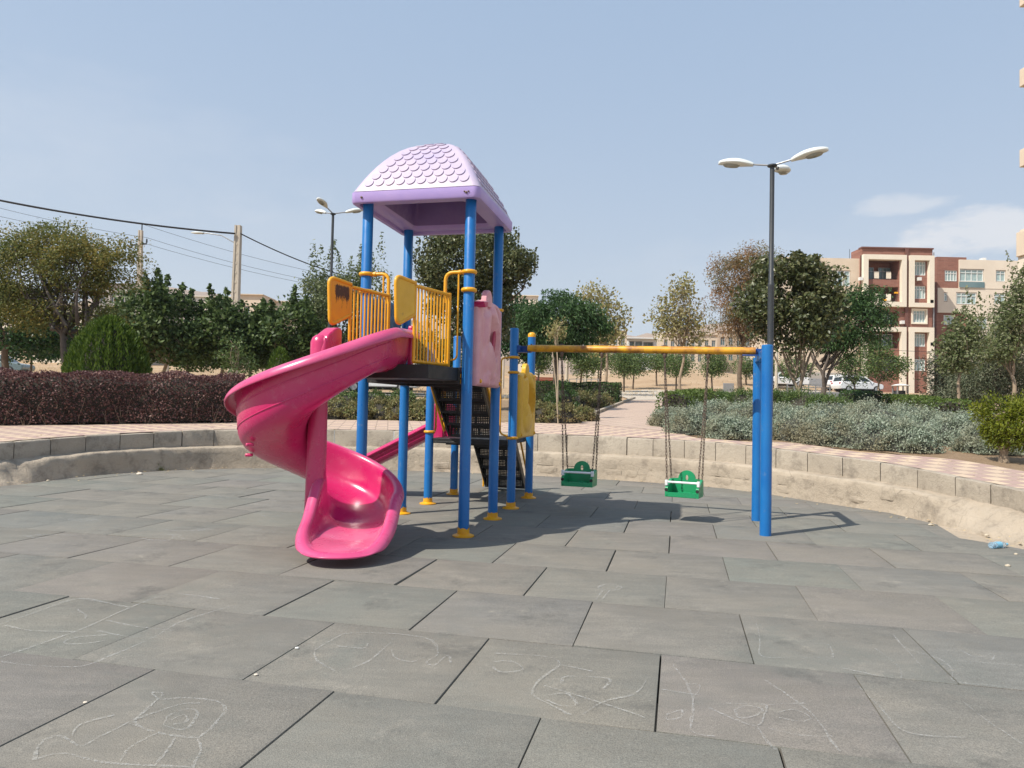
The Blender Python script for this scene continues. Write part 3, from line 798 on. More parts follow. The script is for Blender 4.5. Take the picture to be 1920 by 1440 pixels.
# arched hand loops clamped to the front posts
for x, d in ((W_, 1), (0, -1)):
    e = x+d*.26; z = 2.74
    mb = MB(); mb.tube(fillet([(x+d*.06, 0, z), (e, -.0, z), (e, -.0, 2.42)], .09), .019, 10)
    i = x+d*.115
    mb.tube(fillet([(i if d < 0 else e-.06, 0, z-.01), (i if d < 0 else e-.06, 0, 1.83 if d < 0 else 2.50), (e, 0, 1.80 if d < 0 else 2.47)], .05), .0105, 8)
    for q in (.06, .10): mb.tube([(x+d*q-.012, 0, z), (x+d*q+.012, 0, z)], .026, 10)
    mb.build('hand_loop', M['yellow'], TW, 60)
    clamp(x, 0, z, .022); clamp(x, 0, 2.55, .024)
for z in (1.66, 1.60): clamp(-.0, D1, z); clamp(W_, D1, z)
for z in (1.655, 1.595): mb = MB(); mb.box((-.12, .0, z), (.12, .05, .045)); mb.build('bracket', M['yellow'], TW, 30, .008)
clamp(0, D1, 2.50); clamp(0, D2, 2.0); clamp(0, D2, 1.80); clamp(0, D3, 1.80); clamp(W_, D2, .98); clamp(0, D2, .93)

# moulded relief panels (right side upper pink, right side lower yellow, left side blue)
def relief_panel(name, mat, y0, y1, z0, z1, x, seed, neck=True, th=.075, sgn=1, motif=()):
    mb = MB(); rr = random.Random(seed)
    out = fillet([(y0, z0, 0), (y1, z0, 0), (y1, z1-.06, 0), (y1-.2, z1, 0), (y0+.16, z1-.05, 0), (y0, z1-.02, 0), (y0, z0+.01, 0)], .045, 5)[:-1]
    ny, nz = 34, 40
    # front face as a displaced grid clipped to a soft outline
    def hgt(u, v):
        h = .0
        for (a, b, ra, rb, amp, rot) in motif:
            du, dv = u-a, v-b; c, s = math.cos(rot), math.sin(rot); p, q = (du*c+dv*s)/ra, (-du*s+dv*c)/rb
            d = p*p+q*q
            h += 2.2*amp*max(0, 1-d)**.45 if d < 1 else 0
        e = min(u, 1-u)*(y1-y0); f = min(v, 1-v)*(z1-z0); m = min(e, f)
        return h-(.03*(1-min(1, m/.03))**2)
    P = []
    for i in range(ny+1):
        u = i/ny; row = []
        for j in range(nz+1):
            v = j/nz; top = z1-.07*max(0, 1-u/.35)-.06*max(0, (u-.8)/.2)
            row.append((x+sgn*(th/2+hgt(u, v)), y0+(y1-y0)*u, z0+(top-z0)*v))
        P.append(row)
    mb.grid(P)
    B = [[(x-sgn*th/2, p[1], p[2]) for p in row] for row in P]
    nb = len(mb.v); mb.grid([r[::-1] for r in B])
    m = nz+1
    def edge(idx): 
        for a, b in zip(idx, idx[1:]):
            n1 = a[0]*m+a[1]; n2 = b[0]*m+b[1]; c1 = nb+a[0]*m+(nz-a[1]); c2 = nb+b[0]*m+(nz-b[1])
            mb.f.append((n1, n2, c2, c1)); mb.m.append(0)
    edge([(i, 0) for i in range(ny+1)]); edge([(ny, j) for j in range(m)]); edge([(i, nz) for i in reversed(range(ny+1))]); edge([(0, j) for j in reversed(range(m))])
    p = mb.build(name, mat, TW, 50)
    if neck:
        mb = MB(); yc = y0+(y1-y0)*.42
        prof = [(yc-.13, -.06), (yc-.12, .07), (yc-.05, .13), (yc+.05, .13), (yc+.11, .07), (yc+.12, -.06)]
        prof = [(q.x, q.y) for q in fillet([(a, b, 0) for a, b in prof], .05, 5)]
        mb.prism(prof, -th*.45, th*.45, lambda u, v, w: (x+w, u, z1-.02+v)); mb.build('top_knob', mat, p, 50, .012)
    for y, z in ((y0+.07, z0+.05), (y1-.07, z0+.05)):
        mb = MB(); mb.lathe([(.022, 0), (.022, .01), (.012, .018), (0, .02)], (x+sgn*th/2, y, z), 12, Matrix.Rotation(sgn*PI/2, 3, 'Y')); mb.build('bolt', M['yellow'], p, 40)
    return p
relief_panel('relief_panel', M['pinkpanel'], .11, 1.07, 1.56, 2.52, .055, 1, motif=[(.55, .55, .10, .28, -.05, .35), (.45, .30, .30, .22, .022, 0), (.75, .82, .10, .12, -.03, .2), (.30, .70, .08, .3, .02, -.2), (.62, .66, .12, .3, .03, .35), (.3, .05, .1, .12, .02, 0), (.6, .05, .1, .12, .02, 0), (.35, .9, .2, .06, -.02, .4)])
relief_panel('relief_panel', M['yellow_pl'], 2.20, 3.20, .92, 1.84, .055, 2, motif=[(.55, .55, .10, .28, -.05, .35), (.45, .30, .30, .22, .02, 0), (.75, .82, .10, .10, -.025, .2), (.28, .62, .07, .3, .02, -.2), (.64, .66, .10, .3, .03, .35), (.3, .93, .12, .05, -.02, .1)])
relief_panel('relief_panel', M['bluepanel'], .09, 1.09, 1.80, 2.56, W_-.06, 3, neck=False, sgn=1, motif=[(.2+.2*i, .2+.2*j, .07, .07, -.012, 0) for i in range(4) for j in range(4)])
mb = MB(); lens_ = [(.66+.045*math.sin(t)+.05*math.cos(t), 2.07+.14*math.cos(t)-.02*math.sin(t)*0) for t in (2*PI*i/20 for i in range(20))]
mb.prism(lens_, .092, .118, lambda u, v, w: (w, u, v)); mb.build('inlay', M['panel_red'], TW, 40, .008)
# the pink lip inside the upper panel's near top corner
mb = MB(); mb.prism([(.05, 2.44), (.22, 2.46), (.20, 2.40), (.12, 2.385)], .02, .15, lambda u, v, w: (w, u, v)); mb.build('panel_tab', M['pink'], TW, 30, .006)

# stair handrails with bars, and the thin loop on the lower post
for x in (-.19, -.93):
    mb = MB(); a, b = Vector((x, D1+.12, 1.80)), Vector((x, D2-.06, 1.00)); up = Vector((0, 0, .62))
    mb.tube([a, b], .016, 8); mb.tube([a+up, b+up], .016, 8); mb.tube([a, a+up], .016, 8); mb.tube([b, b+up], .016, 8)
    for i in range(1, 9): p = a.lerp(b, i/9); mb.tube([p, p+up], .009, 6)
    mb.build('stair_rail', M['yellow'], TW, 60)
mb = MB(); mb.tube(fillet([(-.06, D2, 1.995), (-.17, D2, 1.995), (-.17, D2, .98), (-.06, D2, .95)], .06), .0125, 8); mb.build('hand_loop', M['yellow'], TW, 60)
for x in (-.20, -.95):                                  # rails of the lower stair
    mb = MB(); a, b = Vector((x, D3+.08, 1.02)), Vector((x, 4.20, .16)); up = Vector((0, 0, .0))
    mb.tube(fillet([(x, D3+.03, .86), a, b, (x, 4.20, .03)], .08), .016, 8); mb.build('stair_rail', M['yellow'], TW, 60)
for y in (D2+.08, D3-.10):                              # guards at the straight slide's mouth
    mb = MB(); mb.tube(fillet([(W_+.0, y, .92), (W_+.06, y, 1.0), (W_+.06, y, 1.55), (W_+.0, y, 1.62)], .05), .014, 8); mb.build('hand_loop', M['yellow'], TW, 60)

# ------------------------------------------------------------------ slides
def upro(L, Rr, zf, zl, zr, lip=.085, inner_lip=True):  # U-shaped section from left edge to right edge (plan vectors)
    L, Rr = Vector((*L, 0)), Vector((*Rr, 0)); w = (Rr-L); W = w.length; w.normalize()
    pts = []
    def q(d, z): pts.append(L+w*d+Vector((0, 0, z)))
    hl, hr = zl-zf, zr-zf
    li = lip if inner_lip else .004
    q(-li-.006, zl-li*1.0); q(-li, zl-li*.45); q(-li*.62, zl-.006); q(-li*.25, zl+.006); q(.004, zl-.006)
    q(.018, zl-.04*min(1, hl/.2)); q(.026, zf+hl*.58); q(.034, zf+hl*.30); q(.075, zf+hl*.10+.006); q(W*.22+.02, zf+.016); q(W*.36, zf+.003); q(W*.5, zf)
    q(W*.64, zf+.003); q(W-.02-W*.22, zf+.016); q(W-.075, zf+hr*.10+.006); q(W-.034, zf+hr*.30); q(W-.026, zf+hr*.58); q(W-.018, zr-.04*min(1, hr/.2))
    q(W-.004, zr-.006); q(W+lip*.25, zr+.006); q(W+lip*.62, zr-.006); q(W+lip, zr-lip*.45); q(W+lip+.006, zr-lip*1.0)
    return pts
CX, CY = -1.20, -.90
RI, RO = .075, .74
def lerpt(t, tab):
    for (a, u), (b, v) in zip(tab, tab[1:]):
        if t <= b: return u+(v-u)*(t-a)/(b-a)
    return tab[-1][1]
def smooth_tab(t, tab): return sum(lerpt(min(max(t+d, 0), 2*PI), tab) for d in (-.5, -.25, 0, .25, .5))/5
LT = [(0, 2.10), (PI/2, 1.62), (PI, 1.26), (1.5*PI, .84), (2*PI, .43)]
def lipz(t): return smooth_tab(t, LT)-(.06 if t < .5 else 0)*(0)
def wallh(t): return smooth_tab(t, [(0, .42), (.5*PI, .50), (PI, .50), (1.5*PI, .43), (2*PI, .30)])
rows = []
for y in (.52, .40, .27, .14): rows.append(upro((CX+RI, CY+y), (CX+RO, CY+y), lipz(0)-wallh(0)+y*.1, lipz(0)-.22, lipz(0)+y*.05))
nst = 64; TE = 2*PI-.25
for i in range(nst+1):
    t = TE*i/nst; a = -t; c, s = math.cos(a), math.sin(a)
    z = lipz(t); zf = z-wallh(t); zi = z+.02-.24*sstep(.5, 0, t)+.12*sstep(5.0, TE, t)
    rows.append(upro((CX+RI*c, CY+RI*s), (CX+RO*c, CY+RO*s), zf+.01, zi, z, inner_lip=t > 5.6))
mb = MB(); mb.grid(rows); NP = len(rows[0]); HALF = NP//2
for q_ in range(len(mb.f)):
    if q_ % (NP-1) >= 18: mb.m[q_] = 1
# the mouth: rim running from the column down the left, round the low front and up the right
eo = Vector((math.cos(.25), math.sin(.25), 0)); ef = Vector((math.sin(.25), -math.cos(.25), 0)); Cc = Vector((CX, CY, 0))
Wm = RO-RI; xm = (RI+RO)/2; Lm, bm_ = .93, .46; zF = lipz(TE)-wallh(TE)+.01; zL0 = lipz(TE)+.14; zR0 = lipz(TE)
rim = []
for i in range(9): u = i/8; rim.append((Vector((RI, (Lm-bm_)*u, 0)), Vector((xm, (Lm-bm_)*u, 0)), -1, u*.5))
for i in range(1, 32):
    ph = PI*i/32; cx_, sy_ = -math.cos(ph), math.sin(ph); ex = 2/2.15
    rim.append((Vector((xm+Wm/2*math.copysign(abs(cx_)**ex, cx_), Lm-bm_+bm_*abs(sy_)**ex, 0)), Vector((xm, Lm-bm_, 0)), 0, ph/PI))
for i in range(9): u = 1-i/8; rim.append((Vector((RO, (Lm-bm_)*u, 0)), Vector((xm, (Lm-bm_)*u, 0)), 1, u*.5))
MR = []
for P, S, side, u in rim:
    y = P.y/Lm                                           # 0 at the spiral, 1 at the front
    zf = zF+(.085-zF)*sstep(0, .9, S.y/Lm)
    left = P.x < xm
    zr = (zL0 if left else zR0)
    zr = zr+((.30 if left else .30)-zr)*sstep(0, .55, y); zr = zr+(.118-zr)*sstep(.45, .97, y)
    d = (S-P); Wd = d.length; d.normalize(); W = 2*Wd; h = zr-zf; li = .085
    row = []
    for q, z in ((-li-.006, zr-li*min(1, h/.09+.3)), (-li, zr-li*.45), (-li*.62, zr-.006), (-li*.25, zr+.006), (.004, zr-.006), (.018, zr-.04*min(1, h/.2)), (.026, zf+h*.58), (.034, zf+h*.30),
                 (.075, zf+h*.10+.006), (W*.22+.02, zf+.016), (W*.36, zf+.003), (W*.5, zf)):
        p = P+d*q; w3 = Cc+eo*p.x+ef*p.y; row.append(Vector((w3.x, w3.y, z)))
    MR.append(row)
f0_ = len(mb.f); mb.grid(MR)
for q_ in range(f0_, len(mb.f)):
    if (q_-f0_) % 11 <= 3: mb.m[q_] = 1
SL = mb.build('spiral_slide', [M['pink'], M['pink_rim']], TW, 180, fix=False)
bm = bmesh.new(); bm.from_mesh(SL.data); bmesh.ops.remove_doubles(bm, verts=bm.verts, dist=.006); bmesh.ops.recalc_face_normals(bm, faces=bm.faces); bm.to_mesh(SL.data); bm.free(); SL.data.shade_smooth()
so = SL.modifiers.new('thickness', 'SOLIDIFY'); so.thickness = .014; so.offset = 0
ss_ = SL.modifiers.new('smooth', 'SUBSURF'); ss_.levels = 1; ss_.render_levels = 1
# ribs moulded along the outer wall
for frac, rad in ((.30, .010), (.62, .006)):
    mb = MB(); pts = []
    for i in range(nst+1):
        t = 2*PI*i/nst; a = -t
        if t > (5.2 if frac < .5 else 2.6): break
        z = lipz(t)-wallh(t)*frac; rr_ = RO-.006-(.022 if frac > .5 else .014)
        pts.append((CX+rr_*math.cos(a), CY+rr_*math.sin(a), z))
    mb.tube(pts, rad*.9, 6); mb.build('wall_rib', M['pink'], SL, 60)
mb = MB(); prof = [(RI+.03, .12), (RI+.02, .5), (RI+.015, 1.2), (RI+.012, 1.92), (RI-.005, 1.965), (.04, 1.99), (0, 1.995)]
mb.lathe(prof, (CX, CY, 0), 26); mb.build('centre_column', M['pink'], SL, 60)
mb = MB(); mb.prism([(CY-.03, 1.69), (CY+.27, 1.69)]+[(q.x, q.y) for q in fillet([(CY+.27, 1.9, 0), (CY+.27, 2.085, 0), (CY+.17, 2.085, 0), (CY-.03, 1.985, 0), (CY-.04, 1.85, 0)], .06)], CX-.035, CX+RI+.02, lambda u, v, w: (w, u, v))
mb.build('entry_cheek', M['pink'], SL, 40, .015)
mb = MB(); mb.prism([(q.x, q.y) for q in fillet([(CY+.47, 1.69, 0), (CY+.53, 1.70, 0), (CY+.54, 2.14, 0), (CY+.47, 2.13, 0), (CY+.47, 1.70, 0)], .025)], CX+RO-.035, CX+RO+.006, lambda u, v, w: (w, u, v))
mb.build('end_lip', M['pink'], SL, 40, .015)
for t in (2.3, 2.8):                                     # bracing sockets moulded under the bowl
    a = -t; mb = MB(); mb.box((CX+.62*math.cos(a), CY+.62*math.sin(a), lipz(t)-wallh(t)+.0), (.07, .04, .03), Matrix.Rotation(a, 3, 'Z')); mb.build('moulded_socket', M['pink'], SL, 40, .01)

# straight slide off the lower platform, heading left
rows = []; yc = (D2+D3)/2; x0, x1 = W_-.06, W_-1.75
for i in range(21):
    v = i/20; x = x0+(x1-x0)*v; z = .90-.78*sstep(-.15, .93, v)*1.0; z = max(.14, .92-.86*v if v < .88 else .92-.86*.88-.02*(v-.88)/.12)
    h = .20 if v < .9 else .20-.12*(v-.9)/.1
    rows.append(upro((x, yc+.24), (x, yc-.24), z, z+h, z+h, lip=.05))
mb = MB(); mb.grid(rows); S2 = mb.build('straight_slide', M['pink'], TW, 180, fix=False)
so = S2.modifiers.new('thickness', 'SOLIDIFY'); so.thickness = .014; so.offset = 0
for h in (.05, .11):
    mb = MB(); mb.tube([(x0+(x1-x0)*v, yc-.24-.012+.0*h, (.92-.86*min(v, .88))+h) for v in (i/20 for i in range(20))], .008, 6); mb.build('wall_rib', M['pink'], S2, 60)
for y in (yc-.27, yc+.27):
    mb = MB(); mb.prism([(q.x, q.y) for q in fillet([(W_-.14, .86, 0), (W_+.10, .86, 0), (W_+.10, 1.34, 0), (W_-.04, 1.38, 0), (W_-.14, 1.12, 0), (W_-.14, .86, 0)], .05)], y-.03, y+.03, lambda u, v, w: (u, w, v)); mb.build('entry_cheek', M['pink'], S2, 40, .012)

# ================================================================== SWING
p1, p2 = G(1435, 1004), G(1418, 976)
SW = empty('swing_frame', p1, 0, 'blue swing frame with a long rusty yellow beam, bolted to the play tower', 'swing frame')
def world_part(o, root): o.parent = root; o.matrix_parent_inverse = root.matrix_basis.inverted() if False else Matrix.Translation(root.location).inverted(); return o
def swp(p, h, r):
    mb = MB(); mb.lathe([(r, 0), (r, h-.006), (r-.006, h), (0, h+.001)], p, 28); return world_part(mb.build('post', M['blue'], None, 40), SW)
swp(p1, 2.085, .061); swp(p2, 2.02, .058)
bz = 2.065; mid = p1.lerp(p2, .55); bend = Vector((mid.x, mid.y, bz))
E0 = L2W(0, D2); bst = Vector((E0.x, E0.y, bz+.06)); bd = (bend-bst).normalized(); BL = (bend-bst).length
mb = MB(); mb.tube([bst+bd*.20, bst+bd*(BL-.07)], .046, 18)
beam = world_part(mb.build('beam', M['yellow_rust'], None, 40), SW)
side = bd.cross(Vector((0, 0, 1))).normalized()
for a, b in ((bst+bd*.05, bst+bd*.24), (bst+bd*(BL-.22), bst+bd*BL)):
    mb = MB(); mb.bar(a-Vector((0, 0, .052)), b-Vector((0, 0, .052)), .07, .014); mb.bar(a+Vector((0, 0, -.005))-side*.049, b+Vector((0, 0, -.005))-side*.049, .012, .075)
    world_part(mb.build('saddle', M['blue_d'], None, 30, .003), SW)
mb = MB(); mb.bar(bst+bd*.05, bst+bd*.09, .07, .07); world_part(mb.build('end_plate', M['blue_d'], None, 30, .003), SW)
mb = MB(); q1 = Vector((p1.x, p1.y, bz-.06)); q2 = Vector((p2.x, p2.y, bz-.06)); mb.bar(q1, q2, .08, .09)
world_part(mb.build('cross_bar', M['blue'], None, 30, .006), SW)
for k_ in (0.03, .08, .13, .19): 
    for e in (bst+bd*(k_+.05), bst+bd*(BL-.02-k_)):
        mb = MB(); mb.lathe([(.010, 0), (.010, .012), (.0, .014)], e+Vector((0, 0, .046 if k_ > .15 else .03)), 8); world_part(mb.build('bolt', M['chain'], None, 40), SW)

def chain_mesh(a, b, mb, link=.05, r=.0038):
    a, b = Vector(a), Vector(b); L = (b-a).length; n = max(2, int(L/(link*.74))); d = (b-a)/n
    u = d.normalized(); s1 = u.orthogonal().normalized(); s2 = u.cross(s1)
    for i in range(n):
        c = a+d*(i+.5); s = s1 if i % 2 else s2; hl, hw = link/2-.009, .009
        pts = [c+u*(hl*sx+hw*math.cos(t)*sx)+s*(hw*math.sin(t)*sx) for sx in (1, -1) for t in (-PI/2, -PI/6, PI/6, PI/2)]
        mb.tube(pts, r, 5, closed=True)
def swing(label, s_along, seat_y, yawd, tone):
    hp = [bst+bd*s for s in s_along]
    c = (hp[0]+hp[1])/2; base = Vector((c.x, c.y, seat_y)); 
    rz = math.atan2(bd.y, bd.x)+yawd
    sw = empty('baby_swing', base, rz, label, 'swing', 'baby swings on the yellow beam')
    iv = (Matrix.Translation(base) @ Matrix.Rotation(rz, 4, 'Z')).inverted()
    w, dp = .185, .15
    # moulded shell: floor, two cheeks, back with a round hump and a hole
    mb = MB()
    fl = [(q.x, q.y) for q in fillet([(-w, -dp, 0), (w, -dp, 0), (w, dp, 0), (-w, dp, 0), (-w, -dp, 0)], .04)]
    mb.prism(fl, 0, .03, lambda u, v, z: (u, v, z))
    mb.box((0, -dp+.012, .03), (2*w-.03, .03, .05))
    for sx in (-1, 1):
        ck = [(q.x, q.y) for q in fillet([(-dp, .0, 0), (dp, .0, 0), (dp, .20, 0), (dp*.3, .19, 0), (-dp*.6, .13, 0), (-dp, .12, 0), (-dp, 0, 0)], .03)]
        mb.prism(ck, sx*w-.016, sx*w+.016, lambda u, v, z: (z, u, v))
    # back: outline and hole stitched as a strip
    outl = [(-w, .03), (-w, .20)]+[(-.115, .205)]+[(.105*math.cos(a), .205+.10*math.sin(a)) for a in [PI-PI*i/14 for i in range(15)]]+[(.115, .205), (w, .20), (w, .03)]
    n = len(outl); hole = [(.017*math.cos(a), .215+.034*math.sin(a)) for a in [PI*1.35-2*PI*.85*i/(n-1) for i in range(n)]]
    vs = []
    for yy in (dp-.012, dp+.012):
        for q in outl: vs.append((q[0], yy, q[1]))
        for q in hole: vs.append((q[0], yy, q[1]))
    fs = []
    m = 2*n
    for i in range(n):
        j = (i+1) % n
        fs += [(i, j, n+j, n+i), (m+j, m+i, m+n+i, m+n+j), (i, m+i, m+j, j), (n+j, m+n+j, m+n+i, n+i)]
    mb.add(vs, fs)
    shell = mb.build('seat', M['green_pl'], sw, 40, .006)
    mb = MB()                                            # raised oval pad and drain holes
    mb.lathe([(.09, 0), (.085, .012), (.06, .014), (0, .014)], (0, .03, .03), 20); mb.build('seat_pad', M['green_pl'], shell, 40)
    for x in (-.09, 0, .09):
        mb = MB(); mb.lathe([(.016, 0), (.014, .002), (0, .002)], (x, -.06, .0305), 12); mb.build('drain_hole', M['white_pl'], shell, 40)
    mb = MB(); mb.tube([(-w-.025, -dp*.75, .175), (w+.025, -dp*.75, .175)], .014, 10)
    for sx in (-1, 1): mb.box((sx*(w+.006), -dp*.75, .165), (.036, .04, .07))
    mb.build('safety_bar', M['white_pl'], sw, 40, .008)
    for sx in (-1, 1):
        mb = MB(); mb.lathe([(.02, 0), (.02, .004), (0, .004)], (sx*w, -dp-.0, .085), 14, Matrix.Rotation(PI/2, 3, 'X')); mb.build('side_recess', M['rubber'], sw, 40)
    for hi, sx in ((0, -1), (1, 1)):
        top = iv @ (hp[hi]-Vector((0, 0, .06)))
        mb = MB(); mb.lathe([(.02, .03), (.026, 0), (.022, -.03), (.010, -.05)], top+Vector((0, 0, .0)), 12)
        mb.tube([top+Vector((.052*math.cos(t), 0, .06+.052*math.sin(t))) for t in (2*PI*k_/16 for k_ in range(16))], .012, 6, closed=True)
        mb.build('hanger', M['chain'], sw, 40)
        knot = top+Vector((0, 0, -.04)); split = knot.lerp(Vector((sx*w, 0, .2)), .12)
        for yy, zz_ in ((-dp*.75, .20), (dp*.85, .205)):
            mb = MB(); chain_mesh(knot, (sx*(w+.004), yy, zz_), mb); mb.build('chain', M['chain'], sw, 40, fix=False)
    return sw
def s_at(px):                                            # distance along the beam where a plumb line at image x meets it
    best = min((abs((960+CF*(bst+bd*s).x/(bst+bd*s).y)-px), s) for s in (i*.01 for i in range(1, int(BL*100))))
    return best[1]
swing('shaded green baby swing with grey bar, nearer the tower', (s_at(1052), s_at(1127)), .355, .03, 0)
swing('sunlit green baby swing with bright white bar, nearer the twin posts', (s_at(1245), s_at(1327)), .30, -.10, 1)
# ================================================================== PLANTS
def unit(a): return a/np.maximum(np.linalg.norm(a, axis=1, keepdims=True), 1e-9)
def leaf_mesh(name, mat, P, size, aspect=.55, dirs=None, spread=.8, parent=None, fold=.18, sv=.3, up=0):
    n = len(P); P = np.asarray(P, float)
    a = RNG.normal(size=(n, 3)); a = unit(a)
    if dirs is not None: a = unit(np.asarray(dirs)*(1-spread)+a*spread)
    b = unit(np.cross(a, unit(RNG.normal(size=(n, 3))+np.array([0, 0, up])))) ; c = np.cross(a, b)
    L = size*(1+RNG.uniform(-sv, sv, (n, 1))); W = L*aspect*.5
    v = np.empty((n, 4, 3)); v[:, 0] = P-a*L*.5; v[:, 1] = P+b*W+c*L*fold*.5-a*L*.05; v[:, 2] = P+a*L*.5; v[:, 3] = P-b*W+c*L*fold*.5-a*L*.05
    me = bpy.data.meshes.new(name); me.vertices.add(4*n); me.vertices.foreach_set('co', v.ravel())
    idx = np.empty((n, 6), np.int32); o = np.arange(n)*4
    for k_, d in enumerate((0, 1, 2, 0, 2, 3)): idx[:, k_] = o+d
    me.loops.add(6*n); me.loops.foreach_set('vertex_index', idx.ravel())
    me.polygons.add(2*n); me.polygons.foreach_set('loop_start', np.arange(0, 6*n, 3, dtype=np.int32)); me.polygons.foreach_set('loop_total', np.full(2*n, 3, np.int32))
    me.update(calc_edges=True); me.materials.append(mat)
    ob = bpy.data.objects.new(name, me); col.objects.link(ob)
    if parent: ob.parent = parent
    return ob
def in_ball(n, shell=.0):
    d = unit(RNG.normal(size=(n, 3))); r = RNG.uniform(0, 1, (n, 1))**(1/3)
    return d*(shell+(1-shell)*r)
def limb(a, b, r0, r1, wob=.06, n=6):
    a, b = np.array(a), np.array(b); L = np.linalg.norm(b-a); pts = []
    o1, o2 = RNG.normal(size=3)*wob*L, RNG.normal(size=3)*wob*L
    for i in range(n+1):
        t = i/n; p = a+(b-a)*t+o1*math.sin(PI*t)+o2*math.sin(2*PI*t)*.5; p[2] += .10*L*math.sin(PI*t)*(1 if b[2] > a[2] else 0)*.6; pts.append(Vector(p))
    return pts, [r0+(r1-r0)*(i/n)**.8 for i in range(n+1)]
def tree(name, label, base, trunk_h, tr, blobs, leafm, barkm, n, size, aspect=.55, clusters=60, cr=.35, shell=.55, droop=.0, shoots=0, shoot_h=.8, group=None, cat='tree', lean=(0, 0), branches=14, spread=.75, twigs=True, fork=1, fold=.18, shoot_r=.14):
    """blobs: (x,y,z,rx,ry,rz) crown lobes relative to the base"""
    base = Vector(base); root = empty(name, base, 0, label, cat, group)
    vol = np.array([b[3]*b[4]*b[5] for b in blobs])**(2/3); pick = RNG.choice(len(blobs), clusters, p=vol/vol.sum())
    B = np.array(blobs)[pick]; cc = B[:, :3]+in_ball(clusters, shell)*B[:, 3:]*.92
    lump = RNG.uniform(.6, 1.35, (clusters, 1))
    idx = RNG.choice(clusters, n, p=(lump.ravel()**2)/(lump**2).sum())
    P = cc[idx]+np.clip(RNG.normal(size=(n, 3)), -1.5, 1.5)*cr*lump[idx]*np.array([1, 1, .75])*.55
    cen = np.average(np.array(blobs)[:, :3], axis=0, weights=vol)
    D = unit(P-cen)*.7+np.array([0, 0, -droop])
    if shoots:
        top = cc[np.argsort(-cc[:, 2]-RNG.uniform(0, .8, clusters))[:shoots]]
        per = max(12, int(n*.10/shoots)); S = []; SD = []
        for q in top:
            h = shoot_h*RNG.uniform(.5, 1.2); dv = np.array([RNG.normal()*.16, RNG.normal()*.16, 1.0]); t = RNG.uniform(0, 1, (per, 1))
            S.append(q+dv*t*h+RNG.normal(size=(per, 3))*shoot_r*(1.15-t)); SD.append(np.tile(dv*.4, (per, 1))+RNG.normal(size=(per, 3))*.5)
        P = np.vstack([P]+S); D = np.vstack([D]+SD)
    leaf_mesh('crown', leafm, P, size, aspect, D, spread, root, fold=fold)
    mb = MB(); top = np.array([lean[0], lean[1], trunk_h])
    pts, rs = limb((0, 0, -.15), top, tr*1.25, tr*.8, .03, 8); pts[0].z = -.15
    if fork == 1: mb.tube(pts, rs, 10)
    else:
        mb.tube(pts[:5], rs[:5], 10)
        for f in range(fork):
            an = 2*PI*f/fork+.6; e = top+np.array([math.cos(an)*.35*trunk_h, math.sin(an)*.2*trunk_h, .35*trunk_h]); q, r_ = limb(pts[4], e, rs[4]*.72, tr*.4, .05, 5); mb.tube(q, r_, 8)
    sel = RNG.choice(clusters, min(branches, clusters), replace=False)
    for i in sel:
        st = pts[-1-int(RNG.integers(0, 2))] if fork == 1 else Vector(top)+Vector(RNG.normal(size=3)*.1*trunk_h)
        q, r_ = limb(st, cc[i], tr*.5*RNG.uniform(.6, 1), max(.008, tr*.10), .08, 6); mb.tube(q, r_, 6)
        if twigs:
            for _ in range(3):
                k_ = int(RNG.integers(3, 6)); e = cc[int(RNG.integers(0, clusters))]; v = np.array(e)-np.array(q[k_]); L = np.linalg.norm(v)
                e = np.array(q[k_])+v/max(L, .01)*min(L, cr*2.6); q2, r2 = limb(q[k_], e, r_[k_]*.7, .006, .08, 4); mb.tube(q2, r2, 5)
    mb.build('trunk', barkm, root, 60, fix=False)
    return root
def px_tree(name, label, px, Y, ground_px, blobs, tr, trunk_px, *a, **kw):
    """crown lobes given as image extents (px,py,rx,ry[,depth]) at distance Y"""
    g = U(px, ground_px, Y); bz_ = T(g.x, g.y); base = Vector((g.x, g.y, bz_)); s = Y/CF; bl = []
    for b in blobs:
        c = U(b[0], b[1], Y+(b[4] if len(b) > 4 else 0)); rx, rz = b[2]*s*.94, b[3]*s*.95
        bl.append((c.x-base.x, c.y-base.y, c.z-base.z, rx, rx*.9 if len(b) < 6 else b[5], rz))
    th = U(px, trunk_px, Y).z-bz_
    return tree(name, label, base, th, tr, bl, *a, **kw)

